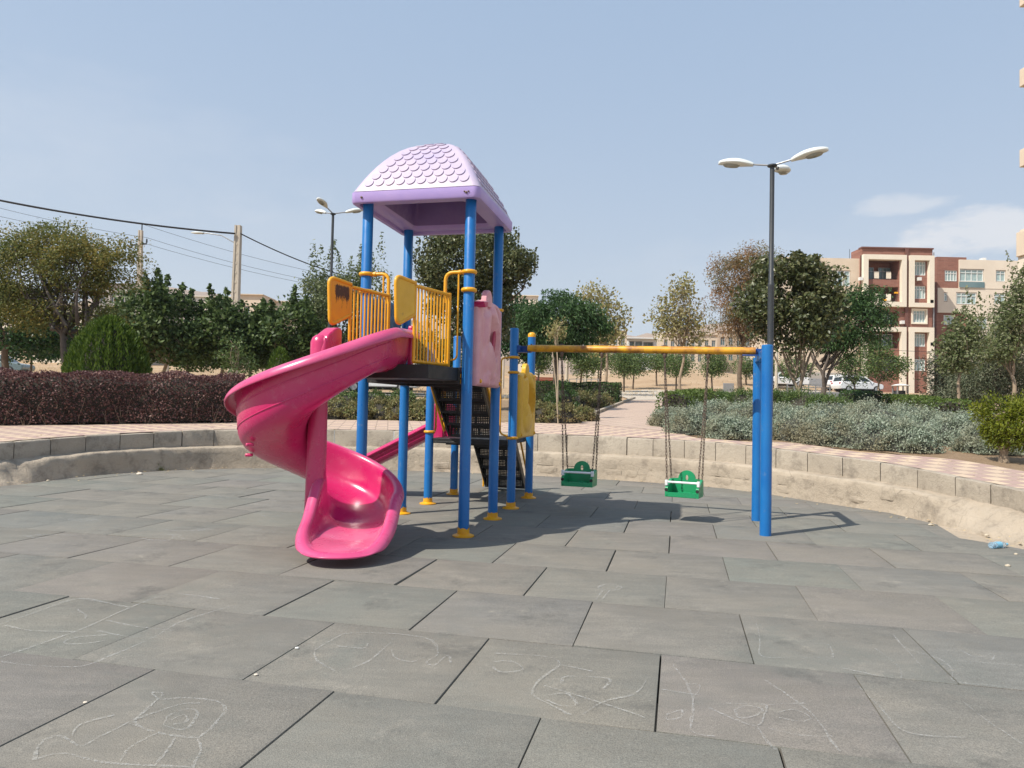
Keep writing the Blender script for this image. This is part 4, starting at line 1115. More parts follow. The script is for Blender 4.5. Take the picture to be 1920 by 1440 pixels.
def hedge(name, label, A, B, width, h, mat, n, size, aspect=.6, stems=0, barkm=None, cat='hedge', group=None, lump=.13, clear=.0, spread=.85, dirs_up=.0, core=True, taper=.0):
    """clipped hedge running from A to B on the land"""
    A, B = Vector(A), Vector(B); d = B-A; d.z = 0; L = d.length; d.normalize(); s = Vector((-d.y, d.x, 0))
    root = empty(name, (A+B)/2, 0, label, cat, group); root.location.z = T(root.location.x, root.location.y)
    O_ = np.array(root.location)
    def place(u, v, z):                                  # u 0..1 along, v -1..1 across, z 0..1 high
        p = A+d*(u*L)+s*(v*width/2); zl = T(p.x, p.y); m = mn.noise(Vector((p.x*1.1, p.y*1.1, z*1.3)))*lump+mn.noise(Vector((p.x*3.1, p.y*3.1, z*3)))*lump*.5
        e = min(1, min(u, 1-u)*L/.35); hh = h*(1-taper*(1-e))*(1+m*.6)
        rnd = 1-.18*max(0, (z-.7)/.3)**2
        q = A+d*(u*L)+s*(v*width/2*rnd*(1+m)); return (q.x-O_[0], q.y-O_[1], zl+clear*h+(1-clear)*hh*z-O_[2])
    P = []; D = []
    at, af, ae = L*width, 2*L*h, 2*width*h; tot = at+af+ae
    for i in range(n):
        r = RNG.uniform()*tot; k_ = min(.5, RNG.exponential(.13))
        if r < at: u, v, z = RNG.uniform(), RNG.uniform(-1, 1), 1-k_*.5; nd = (0, 0, 1)
        elif r < at+af: sg = 1 if RNG.uniform() < .5 else -1; u, v, z = RNG.uniform(), sg*(1-k_), RNG.uniform(); nd = tuple(s*sg)
        else: e = 1 if RNG.uniform() < .5 else 0; u, v, z = abs(e-k_*width/L*.7), RNG.uniform(-1, 1), RNG.uniform(); nd = tuple(d*(1 if e else -1))
        P.append(place(u, v, z)); D.append((nd[0], nd[1], nd[2]+dirs_up))
    leaf_mesh('foliage', mat, P, size, aspect, D, spread, root)
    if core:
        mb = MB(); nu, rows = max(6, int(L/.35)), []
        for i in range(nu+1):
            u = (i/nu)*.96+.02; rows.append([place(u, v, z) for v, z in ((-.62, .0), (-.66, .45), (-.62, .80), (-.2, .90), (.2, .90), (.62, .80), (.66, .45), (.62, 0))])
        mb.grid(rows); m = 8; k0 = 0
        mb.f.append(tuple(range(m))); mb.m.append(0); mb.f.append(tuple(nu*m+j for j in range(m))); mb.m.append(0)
        mb.build('dark_core', M['twigs'], root, 60, fix=False)
    for i in range(stems):
        u = (i+.5+RNG.uniform(-.25, .25))/stems; b = Vector(place(u, -.55, 0)); b.z = T(b.x+O_[0], b.y+O_[1])-O_[2]-.03; mb = MB()
        for _ in range(7):
            an = RNG.uniform(0, 2*PI); e = b+Vector((math.cos(an)*.20, math.sin(an)*.12, RNG.uniform(.35, .55)*h*1.1)); q, r_ = limb(b+Vector((math.cos(an)*.03, math.sin(an)*.03, 0)), e, .014, .006, .1, 5); mb.tube(q, r_, 5)
        mb.build('stem', barkm or M['bark_pale'], root, 60, fix=False)
    return root
def mound(name, label, base, rx, ry, h, mat, n, size, aspect=.3, cat='shrub', group=None, up=.7, spread=.45, tufts=70, clear=0, stem=False, core=True):
    """round shrub made of many upright sprigs"""
    base = Vector(base); root = empty(name, base, RNG.uniform(0, 6), label, cat, group)
    t = unit(RNG.normal(size=(tufts, 3))); t[:, 2] = np.abs(t[:, 2])*1.0
    t = unit(t); rad = RNG.uniform(.86, 1.06, (tufts, 1)); c = t*rad*np.array([rx, ry, h])
    tr_ = .105*(rx+ry)/2*RNG.uniform(.7, 1.5, (tufts, 1))
    i = RNG.integers(0, tufts, n); k_ = RNG.normal(size=(n, 3))
    P = c[i]+k_*tr_[i]*np.array([1, 1, .75]); P[:, 2] = np.maximum(P[:, 2], .02)+clear
    D = unit(P*np.array([1/rx, 1/ry, .8/h]))*.6+np.array([0, 0, up])
    leaf_mesh('foliage', mat, P, size, aspect, D, spread, root, fold=.12)
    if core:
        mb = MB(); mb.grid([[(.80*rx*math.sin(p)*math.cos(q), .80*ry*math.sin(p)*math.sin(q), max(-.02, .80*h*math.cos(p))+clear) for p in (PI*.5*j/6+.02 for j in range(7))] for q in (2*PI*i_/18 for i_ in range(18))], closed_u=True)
        mb.build('dark_core', M['twigs'] if core is True else core, root, 60)
    return root
M['twigs'] = paint('dark_shrub_core', (.045, .038, .026), (.03, .028, .02), .95, 9, .5, 40)  # dark solid core added inside the foliage to block light, standing for twigs
M['core_silver'] = paint('silver_shrub_core', (.060, .062, .048), (.04, .042, .033), .95, 9, .5, 40)  # dark grey solid core, added so gaps between the tufts read dark

# ------------------------------------------------------------------ hedges and shrubs on the left
a, b = GT(-330, 804), GT(442, 795)
hedge('purple_hedge', 'long dark purple barberry hedge with bare pale stems, on the left beyond the low wall', a+Vector((0, .62, 0)), b+Vector((-.1, .64, 0)), 1.2, 1.12, M['lf_purple'], 36000, .05, .62, stems=16, clear=.06, lump=.24)
def thuja(label, px, Y, top, halfw, mat, n, pointy=1.0, size=.10):
    g = U(px, 700, Y); base = Vector((g.x, g.y, T(g.x, g.y))); root = empty('thuja', base, 0, label, 'shrub', None)
    h = U(px, top, Y).z-base.z; r = halfw*Y/CF
    z = RNG.uniform(.0, 1, n); an = RNG.uniform(0, 2*PI, n)
    strand = np.sin(an*17+np.sin(an*5)*2)*.05+np.sin(an*29)*.03
    prof = np.where(z < .35, .82+.5*z-.02, (1-((z-.35)/.65)**(1.9/pointy))**.62)
    rr_ = r*prof*(1+strand)*(1-np.minimum(.5, RNG.exponential(.07, n)))+RNG.normal(size=n)*.015
    P = np.stack([rr_*np.cos(an), rr_*np.sin(an), z*h*(1+strand*.6)+.02], 1)
    D = np.stack([np.cos(an)*.35, np.sin(an)*.35, np.full(n, .9)], 1)
    leaf_mesh('foliage', mat, P, size, .28, D, .28, root, fold=.1)
    mb = MB(); mb.lathe([(r*.7, 0), (r*.8, h*.3), (r*.62, h*.62), (r*.2, h*.9), (0, h*.93)], (0, 0, 0), 18); mb.build('dark_core', M['twigs'], root, 60)
    return root
thuja('big rounded bright green thuja bush rising behind the purple hedge', 203, 18.8, 600, 73, M['lf_thuja'], 17000, 1.0, .12)
thuja('small pointed green thuja cone left of the tower, far behind the slide', 524, 25, 655, 24, M['lf_thuja'], 3500, .8, .11)
# ------------------------------------------------------------------ trees on the left
px_tree('autumn_tree', 'wide tree with thinning yellow-green leaves and forked dark branches, far left', 124, 20.5, 700, [(40, 520, 90, 75), (140, 505, 85, 72), (215, 500, 52, 58), (0, 470, 60, 50), (110, 460, 70, 40), (60, 585, 70, 40), (170, 575, 60, 42)],
        .13, 615, M['lf_autumn'], M['bark_grey'], 34000, .075, .6, clusters=260, cr=.42, shell=.25, branches=26, fork=3)
px_tree('shade_tree', 'dark leafy tree at the left edge, behind the yellowing tree', 12, 27, 690, [(30, 600, 90, 60), (90, 620, 60, 45), (-60, 600, 70, 70)], .12, 640, M['lf_dark'], M['bark'], 7500, .15, .6, clusters=90, cr=.5, group=None)
px_tree('shade_tree', 'small dark tree with a slim trunk, between the left edge tree and the forked tree', 58, 30, 692, [(75, 645, 55, 34), (30, 655, 30, 18)], .05, 665, M['lf_dark'], M['bark'], 3000, .13, .6, clusters=50, cr=.45)
mulb = [(300, 26, [(285, 605, 92, 60), (240, 640, 60, 42), (335, 640, 50, 40)], 'broad mulberry tree with upright shoots above the round thuja', 672, 9000, 7),
        (408, 27, [(408, 625, 62, 58), (440, 650, 40, 35)], 'mulberry tree standing right beside the near concrete pole', 675, 6500, 6),
        (538, 28, [(535, 620, 72, 58), (500, 650, 55, 36), (590, 640, 40, 40)], 'dark mulberry tree just left of the tower, above the small thuja cone', 680, 7500, 8)]
for px, Y, bl, lab, tp, n, shn in mulb:
    px_tree('mulberry_tree', lab, px, Y, 700, bl, .07, tp, M['lf_mul'], M['bark_pale'], n, .17, .62, clusters=85, cr=.48, shell=.5, droop=.35, shoots=shn, shoot_h=.9, group='mulberry trees along the left', lean=(.3, 0), branches=12)
px_tree('sapling', 'thin light green sapling beside the foot of the near concrete pole', 440, 24, 712, [(435, 668, 28, 36), (455, 690, 22, 22)], .02, 690, M['lf_mid'], M['bark_pale'], 900, .10, .5, clusters=26, cr=.3, shell=.2, branches=8)
px_tree('tall_shrub_tree', 'grey-green tree with tall upright shoots behind the left tower posts', 640, 30, 700, [(635, 590, 66, 78), (690, 570, 40, 70), (600, 560, 36, 50)], .10, 660, M['lf_shoot'], M['bark'], 14000, .13, .5, clusters=110, cr=.48, shoots=16, shoot_h=1.7, branches=12, shoot_r=.16)
for px, py, lab in ((300, 694, 'low olive-brown shrub right of the round thuja, behind the purple hedge'), (366, 693, 'low olive-brown shrub between the two thin trunks, behind the purple hedge')):
    g = U(px, py, 22); mound('low_shrub', lab, (g.x, g.y, T(g.x, g.y)), .42, .42, .62, M['lf_rose'], 1500, .07, .5, spread=.8)
g = U(590, 690, 27); mound('low_shrub', 'loose pale green shrub left of the tower posts, under the dark mulberry', (g.x, g.y, T(g.x, g.y)), .7, .6, 1.2, M['lf_shoot'], 1500, .09, .5, spread=.8)

# ------------------------------------------------------------------ trees behind the tower and in the middle
px_tree('clipped_tree', 'dense clipped tree with a flat wide top, directly behind the tower', 890, 24, 720, [(885, 500, 104, 66), (828, 495, 46, 56), (948, 495, 48, 56), (880, 560, 84, 66), (895, 615, 58, 44)], .14, 640, M['lf_dense'], M['bark'], 30000, .115, .6, clusters=170, cr=.42, shell=.72, droop=.25, branches=12)
px_tree('weeping_acacia', 'rounded deep green weeping acacia behind the left end of the beam', 1045, 33, 715, [(1055, 602, 72, 50), (1010, 610, 40, 40), (1105, 610, 34, 36), (1060, 640, 50, 26)], .12, 640, M['lf_acacia'], M['bark'], 17000, .20, .26, clusters=130, cr=.55, shell=.6, droop=1.1, branches=12, spread=.5)
px_tree('shade_tree', 'dark tree filling the gap between the tower and the round acacia', 985, 36, 712, [(965, 610, 36, 70), (985, 650, 26, 30)], .10, 660, M['lf_dark'], M['bark'], 4500, .19, .55, clusters=60, cr=.6)
px_tree('sparse_tree', 'tall pale thinning tree just right of the round acacia', 1135, 46, 712, [(1110, 570, 30, 55), (1150, 590, 26, 45), (1130, 630, 40, 34)], .09, 650, M['lf_pale'], M['bark_pale'], 2300, .23, .6, clusters=75, cr=.75, shell=.1, branches=20)
px_tree('sparse_tree', 'slender sparse tree with pale leaves, between the two swings', 1278, 45, 735, [(1277, 585, 40, 68), (1250, 600, 26, 40), (1300, 620, 28, 40), (1280, 530, 14, 28)], .085, 650, M['lf_pale'], M['bark_pale'], 2600, .21, .6, clusters=85, cr=.7, shell=.1, branches=22)
px_tree('browning_acacia', 'tall acacia with brown hanging seed pods, left of the twin blue posts', 1392, 40, 735, [(1400, 500, 46, 44), (1360, 520, 32, 44), (1400, 570, 62, 52), (1350, 590, 46, 40), (1410, 625, 52, 36), (1440, 490, 24, 34)], .11, 640, M['lf_brown'], M['bark'], 15000, .17, .25, clusters=130, cr=.65, shell=.25, droop=.9, branches=16, spread=.55)
px_tree('sapling', 'thin leaning sapling tied to a stick, in front of the round acacia', 1048, 19.5, 795, [(1040, 625, 16, 22), (1050, 612, 10, 16)], .016, 640, M['lf_pale'], M['wood_stick'], 330, .09, .45, clusters=18, cr=.2, shell=.1, branches=6, lean=(-.12, 0))
px_tree('broadleaf_tree', 'large broadleaf tree with three forked trunks, right of the twin blue posts', 1498, 24, 752, [(1490, 560, 80, 62), (1440, 570, 50, 56), (1525, 520, 38, 30), (1550, 585, 34, 40), (1480, 510, 56, 30), (1500, 620, 62, 38)], .085, 690, M['lf_dense'], M['bark_pale'], 13000, .15, .62, clusters=130, cr=.46, shell=.55, droop=.3, branches=12, fork=3, shoots=5, shoot_h=.5)
px_tree('acacia_tree', 'rounded green acacia leaning right, behind the large broadleaf tree', 1546, 33, 738, [(1590, 600, 52, 52), (1630, 615, 42, 40), (1570, 640, 46, 40), (1610, 570, 36, 30), (1540, 600, 40, 50)], .12, 690, M['lf_acacia'], M['bark_grey'], 14000, .19, .28, clusters=120, cr=.6, shell=.5, droop=.8, branches=14, fork=3, spread=.55)
px_tree('round_street_tree', 'small round street tree with yellowing top, in front of the brick flats', 1648, 52, 742, [(1652, 685, 42, 30), (1640, 655, 28, 18)], .08, 715, M['lf_mid'], M['bark_pale'], 4500, .15, .6, clusters=70, cr=.6)
px_tree('round_street_tree', 'dim olive street tree just left of the round yellowing one', 1602, 56, 742, [(1602, 695, 22, 30), (1580, 685, 18, 24)], .07, 722, M['lf_mid'], M['bark'], 2600, .15, .6, clusters=50, cr=.6)
px_tree('round_street_tree', 'small olive street tree under the large broadleaf crown, by the white sedan', 1490, 56, 740, [(1492, 690, 30, 22)], .07, 715, M['lf_mid'], M['bark_pale'], 2400, .15, .6, clusters=50, cr=.6)
px_tree('mulberry_tree', 'slim mulberry with a crooked pale trunk, standing among the silver shrubs on the right', 1785, 24, 800, [(1805, 645, 32, 52), (1780, 660, 20, 36), (1828, 620, 18, 34)], .05, 690, M['lf_airy'], M['bark_pale'], 3600, .12, .55, clusters=60, cr=.4, shoots=8, shoot_h=.9, lean=(.35, 0), branches=10)
px_tree('mulberry_tree', 'taller loose mulberry with long leafy shoots, at the right edge', 1895, 27, 760, [(1893, 610, 32, 52), (1918, 590, 28, 56), (1872, 650, 26, 36)], .07, 700, M['lf_airy'], M['bark_pale'], 4800, .13, .55, clusters=70, cr=.45, shoots=12, shoot_h=1.4, branches=10)
px_tree('grey_conifer', 'dark grey-green conifer with low drooping boughs, left of the crooked mulberry trunk', 1790, 31, 770, [(1775, 720, 40, 44), (1800, 745, 46, 32), (1760, 690, 20, 24)], .10, 745, M['lf_greyd'], M['bark_grey'], 5500, .20, .18, clusters=110, cr=.5, shell=.4, droop=.3, spread=.55, branches=12)
px_tree('grey_conifer', 'pale feathery grey-green conifer behind the yellow-green bush on the right', 1860, 29, 775, [(1865, 680, 58, 72), (1900, 650, 46, 72), (1835, 715, 46, 52), (1915, 735, 44, 50), (1800, 735, 40, 34)], .11, 745, M['lf_grey'], M['bark_grey'], 20000, .17, .18, clusters=170, cr=.5, shell=.3, droop=.2, spread=.55, branches=16)
small = [(1010, 52, 22, 26, 672, 706), (1090, 50, 30, 28, 672, 702), (1170, 55, 20, 22, 682, 708), (1187, 60, 24, 26, 677, 712), (1232, 64, 26, 16, 676, 700), (1268, 58, 30, 22, 682, 712), (1335, 58, 22, 22, 684, 714), (1400, 66, 26, 18, 686, 706), (1440, 66, 24, 18, 688, 708), (1122, 62, 22, 26, 670, 700)]
labs = ['small green roadside tree behind the red bench', 'small bushy roadside tree beside the pale concrete stump', 'small roadside tree behind the first swing chain', 'small round tree on the dirt slope, right of the first swing', 'low wide tree on top of the dirt slope', 'small round tree behind the slender sparse tree', 'small tree behind the last swing chain', 'low distant tree left of the twin posts, by the blue container', 'low distant tree touching the left of the twin posts', 'narrow dark roadside tree between the railing and the dirt slope']
for (px, Y, rx, ry, cy, gy), lab in zip(small, labs):
    px_tree('roadside_tree', lab, px, Y, gy, [(px, cy, rx, ry), (px+rx*.4, cy+ry*.3, rx*.6, ry*.6)], .07, cy+ry*.8, M['lf_mid'], M['bark'], 3600, .14, .6, clusters=60, cr=.7, shell=.3, group='small roadside trees', branches=8, twigs=False)
for px, Y, rx, ry, cy, lab in ((1215, 75, 50, 14, 690, 'hazy row tree beyond the dirt slope, under the white house'), (1320, 80, 60, 14, 684, 'hazy row tree beyond the dirt slope, left of the blue container')): pass
# far planting along the street on the left
for i, (px, Y, rx, ry, cy) in enumerate(((120, 40, 60, 36, 640), (200, 42, 60, 44, 640), (350, 40, 50, 40, 650), (470, 42, 50, 36, 655), (580, 40, 50, 34, 665), (740, 42, 50, 40, 650), (820, 44, 40, 36, 660))):
    lb = ['far dark tree behind the yellowing forked tree', 'far dark tree directly behind the round thuja', 'far green tree between two mulberries, behind the near pole', 'far green tree behind the gap left of the dark mulberry', 'far green tree behind the pink column', 'far green tree seen between the left tower posts', 'far green tree behind the tower stairs'][i]
    px_tree('background_tree', lb, px, Y, 700, [(px, cy, rx, ry), (px+20, cy+8, rx*.7, ry*.8)], .09, cy+ry*.6, M['lf_dark'] if i < 2 else M['lf_mul'], M['bark'], 6000, .16, .6, clusters=80, cr=.7, shell=.3, group='trees along the far street', branches=8, twigs=False)

# ------------------------------------------------------------------ beds in the middle
def bedshrub(px, py, rx, h, lab, mat, n, size=.06, spread=.8, name='rose_bush', grp='low rose bushes in the middle bed', dy=0, aspect=.55):
    g = GT(px, py); mound(name, lab, (g.x, g.y+dy, T(g.x, g.y+dy)), rx, rx*.8, h, mat, n, size, aspect, spread=spread, group=grp, up=.3)
rose = [(632, 786, .55, .55, 'pale rose bush at the left end of the middle bed'), (672, 787, .5, .5, 'rose bush just left of the tall left post'), (712, 787, .5, .55, 'rose bush between the two left tower posts'), (752, 788, .5, .6, 'rose bush behind the rear left tower post'), (795, 789, .5, .55, 'rose bush left of the dark stairs'), (1012, 792, .5, .5, 'rose bush right of the yellow panel'), (1052, 794, .55, .5, 'rose bush at the foot of the leaning sapling'), (1092, 791, .42, .38, 'last rose bush beside the paved path')]
for px, py, rx, h, lab in rose: bedshrub(px, py, rx, h, lab, M['lf_rose'], 2100)
for px, py, rx, h, lab in ((650, 768, .7, .6, 'green bed shrub in the second row, far left of the posts'), (700, 768, .7, .6, 'green bed shrub in the second row, behind the left post'), (755, 768, .7, .65, 'green bed shrub in the second row, left of the stairs'), (815, 768, .6, .5, 'green bed shrub in the second row, behind the stairs')):
    bedshrub(px, py, rx, h, lab, M['lf_mid'], 2000, .07, name='bed_shrub', grp='second row shrubs in the middle bed')
bedshrub(1052, 779, .62, .98, 'round clipped dark green bush in front of the square hedge', M['lf_hedge'], 4200, .055, name='ball_shrub', grp=None)
def hedge_px(label, pa, pb, w, h, mat, n, size, **kw):
    A, B = GT(*pa), GT(*pb); return hedge('clipped_hedge', label, A, B, w, h, mat, n, size, **kw)
hedge_px('dark square-cut hedge running back from the path, left of the garden path', (985, 752), (1162, 757), .8, .95, M['lf_hedge'], 9000, .07)
for px, py, rx, h, lab in ((1090, 764, .60, .62, 'light green bush before the dark square hedge'), (1125, 765, .55, .62, 'yellowish bush nearest the path corner of the dark hedge'), (1020, 768, .5, .5, 'pale bush left of the dark ball-shaped bush')):
    bedshrub(px, py, rx, h, lab, M['lf_rose'], 2300, .065, name='bed_shrub', grp='light bushes before the dark hedge')
# ------------------------------------------------------------------ right-hand planting
hedge_px('bright green clipped hedge corner at the right side of the path', (1262, 792), (1316, 770), .95, .80, M['lf_bright'], 6500, .065)
hedge_px('dark clipped hedge behind the bright green corner', (1300, 757), (1390, 762), .7, .60, M['lf_hedge'], 3500, .07)
for i, (px, py, rx, h) in enumerate(((1350, 772, .9, .75), (1420, 776, 1.0, .8), (1480, 782, 1.0, .85), (1545, 786, 1.0, .85), (1598, 790, .9, .7))):
    lab = ['rosemary bush left of the twin posts, behind the last swing', 'rosemary bush directly behind the twin posts', 'rosemary bush left of the forked trunk', 'tall rosemary bush right of the forked trunk', 'last rosemary bush, before the dark hedge end'][i]
    bedshrub(px, py, rx, h, lab, M['lf_rosem'], 4000, .10, .4, 'rosemary_bush', 'rosemary bushes on the right', aspect=.22, dy=1.5)
hedge_px('short dark hedge block at the gap in front of the parked cars', (1588, 772), (1640, 779), .7, .85, M['lf_hedge'], 3200, .07)
hedge_px('green clipped hedge strip in front of the dark conifer, right of the gap', (1672, 776), (1790, 806), .9, .75, M['lf_bright'] , 6500, .07)
silv = [(1252, 803, .60, .52), (1302, 818, .72, .58), (1365, 826, .62, .55), (1290, 790, .7, .60), (1345, 800, .8, .62), (1405, 808, .8, .66), (1432, 826, .55, .5), (1500, 832, .80, .62), (1478, 806, .85, .72), (1560, 840, .80, .62), (1550, 812, .95, .74), (1628, 848, .85, .64), (1640, 818, .95, .68), (1695, 852, .62, .56), (1745, 832, .80, .64), (1720, 812, .8, .6), (1800, 842, .75, .62), (1850, 856, .62, .62), (1855, 832, .75, .62), (1600, 797, 1.0, .6), (1700, 800, .9, .55), (1430, 795, .9, .62)]
sl = ['leftmost front silver shrub, nearest the garden path', 'silver shrub below the right swing chain, at the paving edge', 'silver shrub at the paving edge, between right swing and posts', 'silver shrub in the back row, beside the bright green hedge corner', 'silver shrub behind the right swing chains, middle row', 'silver shrub in the middle row, left of the twin posts', 'silver shrub at the foot of the twin posts', 'big silver shrub at the paving edge, right of the posts', 'silver shrub around the forked trunk, back row', 'wide silver shrub at the paving edge, second right of the posts', 'high silver shrub mound behind the second paving edge shrub', 'brown-based silver shrub at the paving edge, third right of the posts', 'silver shrub in the middle row, above the brown-based one', 'last silver shrub at the paving edge before bare soil', 'silver shrub beyond the bare soil, left of the crooked trunk', 'small far silver shrub in front of the green hedge strip', 'silver shrub right of the crooked trunk', 'silver shrub beside the thick yellow-green bush trunk', 'silver shrub behind the yellow-green bush', 'far silver shrub in front of the hedge gap', 'far silver shrub at the left end of the green hedge strip', 'far silver shrub behind the twin posts']
for (px, py, rx, h), lab in zip(silv, sl):
    g = GT(px, py); y = g.y+rx*.75
    mound('silver_shrub', lab, (g.x*(y/g.y), y, T(g.x, y)), rx*.86, rx*.72, h*RNG.uniform(.74, 1.08), M['lf_silver'], 8000, .046, .40, group='silver grey santolina shrubs', up=.35, spread=.6, tufts=130, core=M['core_silver'])
# yellow-green bush with a thick trunk, right edge
g = GT(1893, 872); base = Vector((g.x, g.y+.1, T(g.x, g.y))); s = base.y/CF
pr = 58*s; bl = [(pr*-.05, -.08, .72*pr+.18, pr*.66, pr*.6, pr*.5), (pr*.20, 0, .90*pr+.18, pr*.8, pr*.75, pr*.78), (pr*.55, 0, 1.25*pr+.22, pr*.62, pr*.6, pr*.55), (-pr*.22, .05, 1.25*pr+.22, pr*.5, pr*.5, pr*.5), (pr*.3, -.05, .65*pr+.22, pr*.62, pr*.5, pr*.4)]
tree('yellow_thuja', 'yellow-green thuja bush on a thick pale trunk, at the right edge', base, .30, .07, bl, M['lf_thujay'], M['bark_pale'], 10000, .060, .3, clusters=170, cr=.14, shell=.78, branches=14, spread=.4, cat='shrub', fork=3)
# stakes
for px, py, top, lab in ((1047, 796, 660, 'thin bent wooden stake holding the sapling beside the path'), (1380, 766, 668, 'thin upright stick behind the right swing chain'), (1722, 790, 735, 'short stake in the green hedge strip')):
    p = GT(px, py); q = U(px-(11 if px == 1047 else -2), top, p.y); mb = MB(); mb.tube([p-Vector((0, 0, .1)), p.lerp(q, .5)+Vector((.02, 0, 0)), q], [.018, .015, .011], 7); tag(mb.build('stake', M['wood_stick'], smooth=60), lab, 'stake')
# weeds and dry grass
P = []; D = []
for px, py, w in ((445, 872, 26), (470, 872, 18), (1210, 894, 34), (1120, 889, 12), (1255, 899, 20), (300, 884, 10)):
    g = G(px, py-2); k_ = int(w*7); P.append(np.stack([g.x+RNG.normal(size=k_)*w*.0045, g.y+.02+RNG.normal(size=k_)*.03, np.abs(RNG.normal(size=k_))*.03], 1)); D.append(np.tile((0, 0, 1.), (k_, 1)))
tag(leaf_mesh('weeds', M['lf_weed'], np.vstack(P), .055, .18, np.vstack(D), .5), kind='stuff')
P = []; 
for px, py, w, d_, k_ in ((1215, 738, 130, 5, 900), (1340, 728, 120, 8, 700), (120, 697, 200, 8, 2600), (480, 700, 150, 8, 1600), (1690, 752, 60, 3, 400), (900, 742, 120, 4, 600), (-200, 700, 200, 8, 1200)):
    xs = px+RNG.uniform(-w, w, k_); c = GT(px, py); x = (xs-960)/CF*c.y; y = c.y+RNG.normal(size=k_)*d_
    cl = np.round(RNG.normal(size=k_)*3)/3
    P.append(np.stack([x*y/c.y, y, [T(a_, b_)+.06*abs(q) for a_, b_, q in zip(x*y/c.y, y, RNG.normal(size=k_))]], 1))
P = np.vstack(P); tag(leaf_mesh('dry_grass', M['straw'], P, .22, .10, np.tile((0, 0, 1.), (len(P), 1)), .45), kind='stuff')

P = []                                                   # dry leaves blown against the wall foot and along the walk
for i in range(420):
    t = RNG.uniform(-.1, 2.9); o = -abs(RNG.normal())*.28-.03 if i % 2 else .5+abs(RNG.normal())*.9; q = PO(t, o); P.append((q.x, q.y, .012 if o < 0 else T(q.x, q.y)+.034))
tag(leaf_mesh('leaf_litter', M['straw'], np.array(P), .045, .5, np.stack([RNG.normal(size=420), RNG.normal(size=420), np.zeros(420)], 1), .1, up=6), kind='stuff')
# ================================================================== LAMPS, POLES, CABLES
def street_lamp(label, foot, top_z, heads, arm, hs, tilt=.24, r=.055):
    root = empty('street_lamp', foot, 0, label, 'street lamp', 'three-headed park lamps'); h = top_z-foot[2]
    mb = MB(); mb.lathe([(r*1.5, 0), (r*1.5, .3), (r*1.12, .34), (r*1.08, h*.55), (r*1.12, h*.552), (r*1.12, h*.56), (r*.84, h*.565), (r*.8, h), (0, h+.01)], (0, 0, 0), 16); mb.build('pole', M['pole_dark'], root, 40)
    mb = MB(); mb.lathe([(r*1.0, h-.02), (r*1.7, h+.0), (r*1.7, h+.03), (0, h+.05)], (0, 0, 0), 16); mb.build('crown_plate', M['pole_dark'], root, 40)
    for az in heads:
        d = Vector((math.cos(az), math.sin(az), 0)); u = (d*math.cos(tilt)+Vector((0, 0, math.sin(tilt)))).normalized(); s = Vector((0, 0, 1)).cross(d); up = u.cross(s)*-1
        up = s.cross(u)*-1; up = up if up.z > 0 else -up
        o = Vector((0, 0, h+.02)); mb = MB(); mb.tube([o, o+u*arm], .02, 8); a = mb.build('arm', M['galv'], root, 60)
        rows = []; N = 18
        for i in range(N+1):
            t = i/N; wd = .5*hs*.46*(math.sin(PI*min(1, t*.9+.06))**.55 if t < 1 else 0)*(.55+.45*min(1, t*2.4)); x = hs*t
            th = hs*.15*(math.sin(PI*(t*.92+.04))**.6)
            rows.append([o+u*(arm-.03+x)+s*(wd*math.cos(q))+up*((th*max(0, math.sin(q))*1.0+hs*.06*min(0, math.sin(q)))) for q in (2*PI*k_/16 for k_ in range(17))])
        mb = MB(); mb.grid(rows); hd = mb.build('lamp_head', M['lampwhite'], root, 60)
        lens = [o+u*(arm-.03+hs*(.62+.27*math.cos(q)))+s*(hs*.145*math.sin(q)) for q in (2*PI*k_/18 for k_ in range(18))]
        mb = MB(); b0 = -hs*.062; b1 = -hs*.105
        mb.add([p+up*b0*.6 for p in lens]+[p+up*b1 for p in [q0.lerp(sum(lens, Vector())/18, .25) for q0 in lens]], [(i, (i+1) % 18, 18+(i+1) % 18, 18+i) for i in range(18)]+[tuple(range(18, 36))]); mb.build('lens', M['lens'], hd, 60)
    return root
M['lens'] = paint('lamp_lens_glass', (.34, .35, .31), (.26, .27, .24), .2, 8, .02)
g = U(1442, 720, 15.2); t = U(1448, 312, 15.2)
street_lamp('tall dark lamp post with three white heads, rising behind the twin blue posts', (t.x, g.y, T(t.x, g.y)), t.z, [math.radians(a) for a in (54, 160, 328)], .42, .74, .15, .06)
t = U(630, 402, 24)
street_lamp('more distant dark lamp post with three white heads, left of the tower roof', (t.x-.1, 24, T(t.x, 24)), t.z, [math.radians(a) for a in (255, 140, 20)], .45, .62)

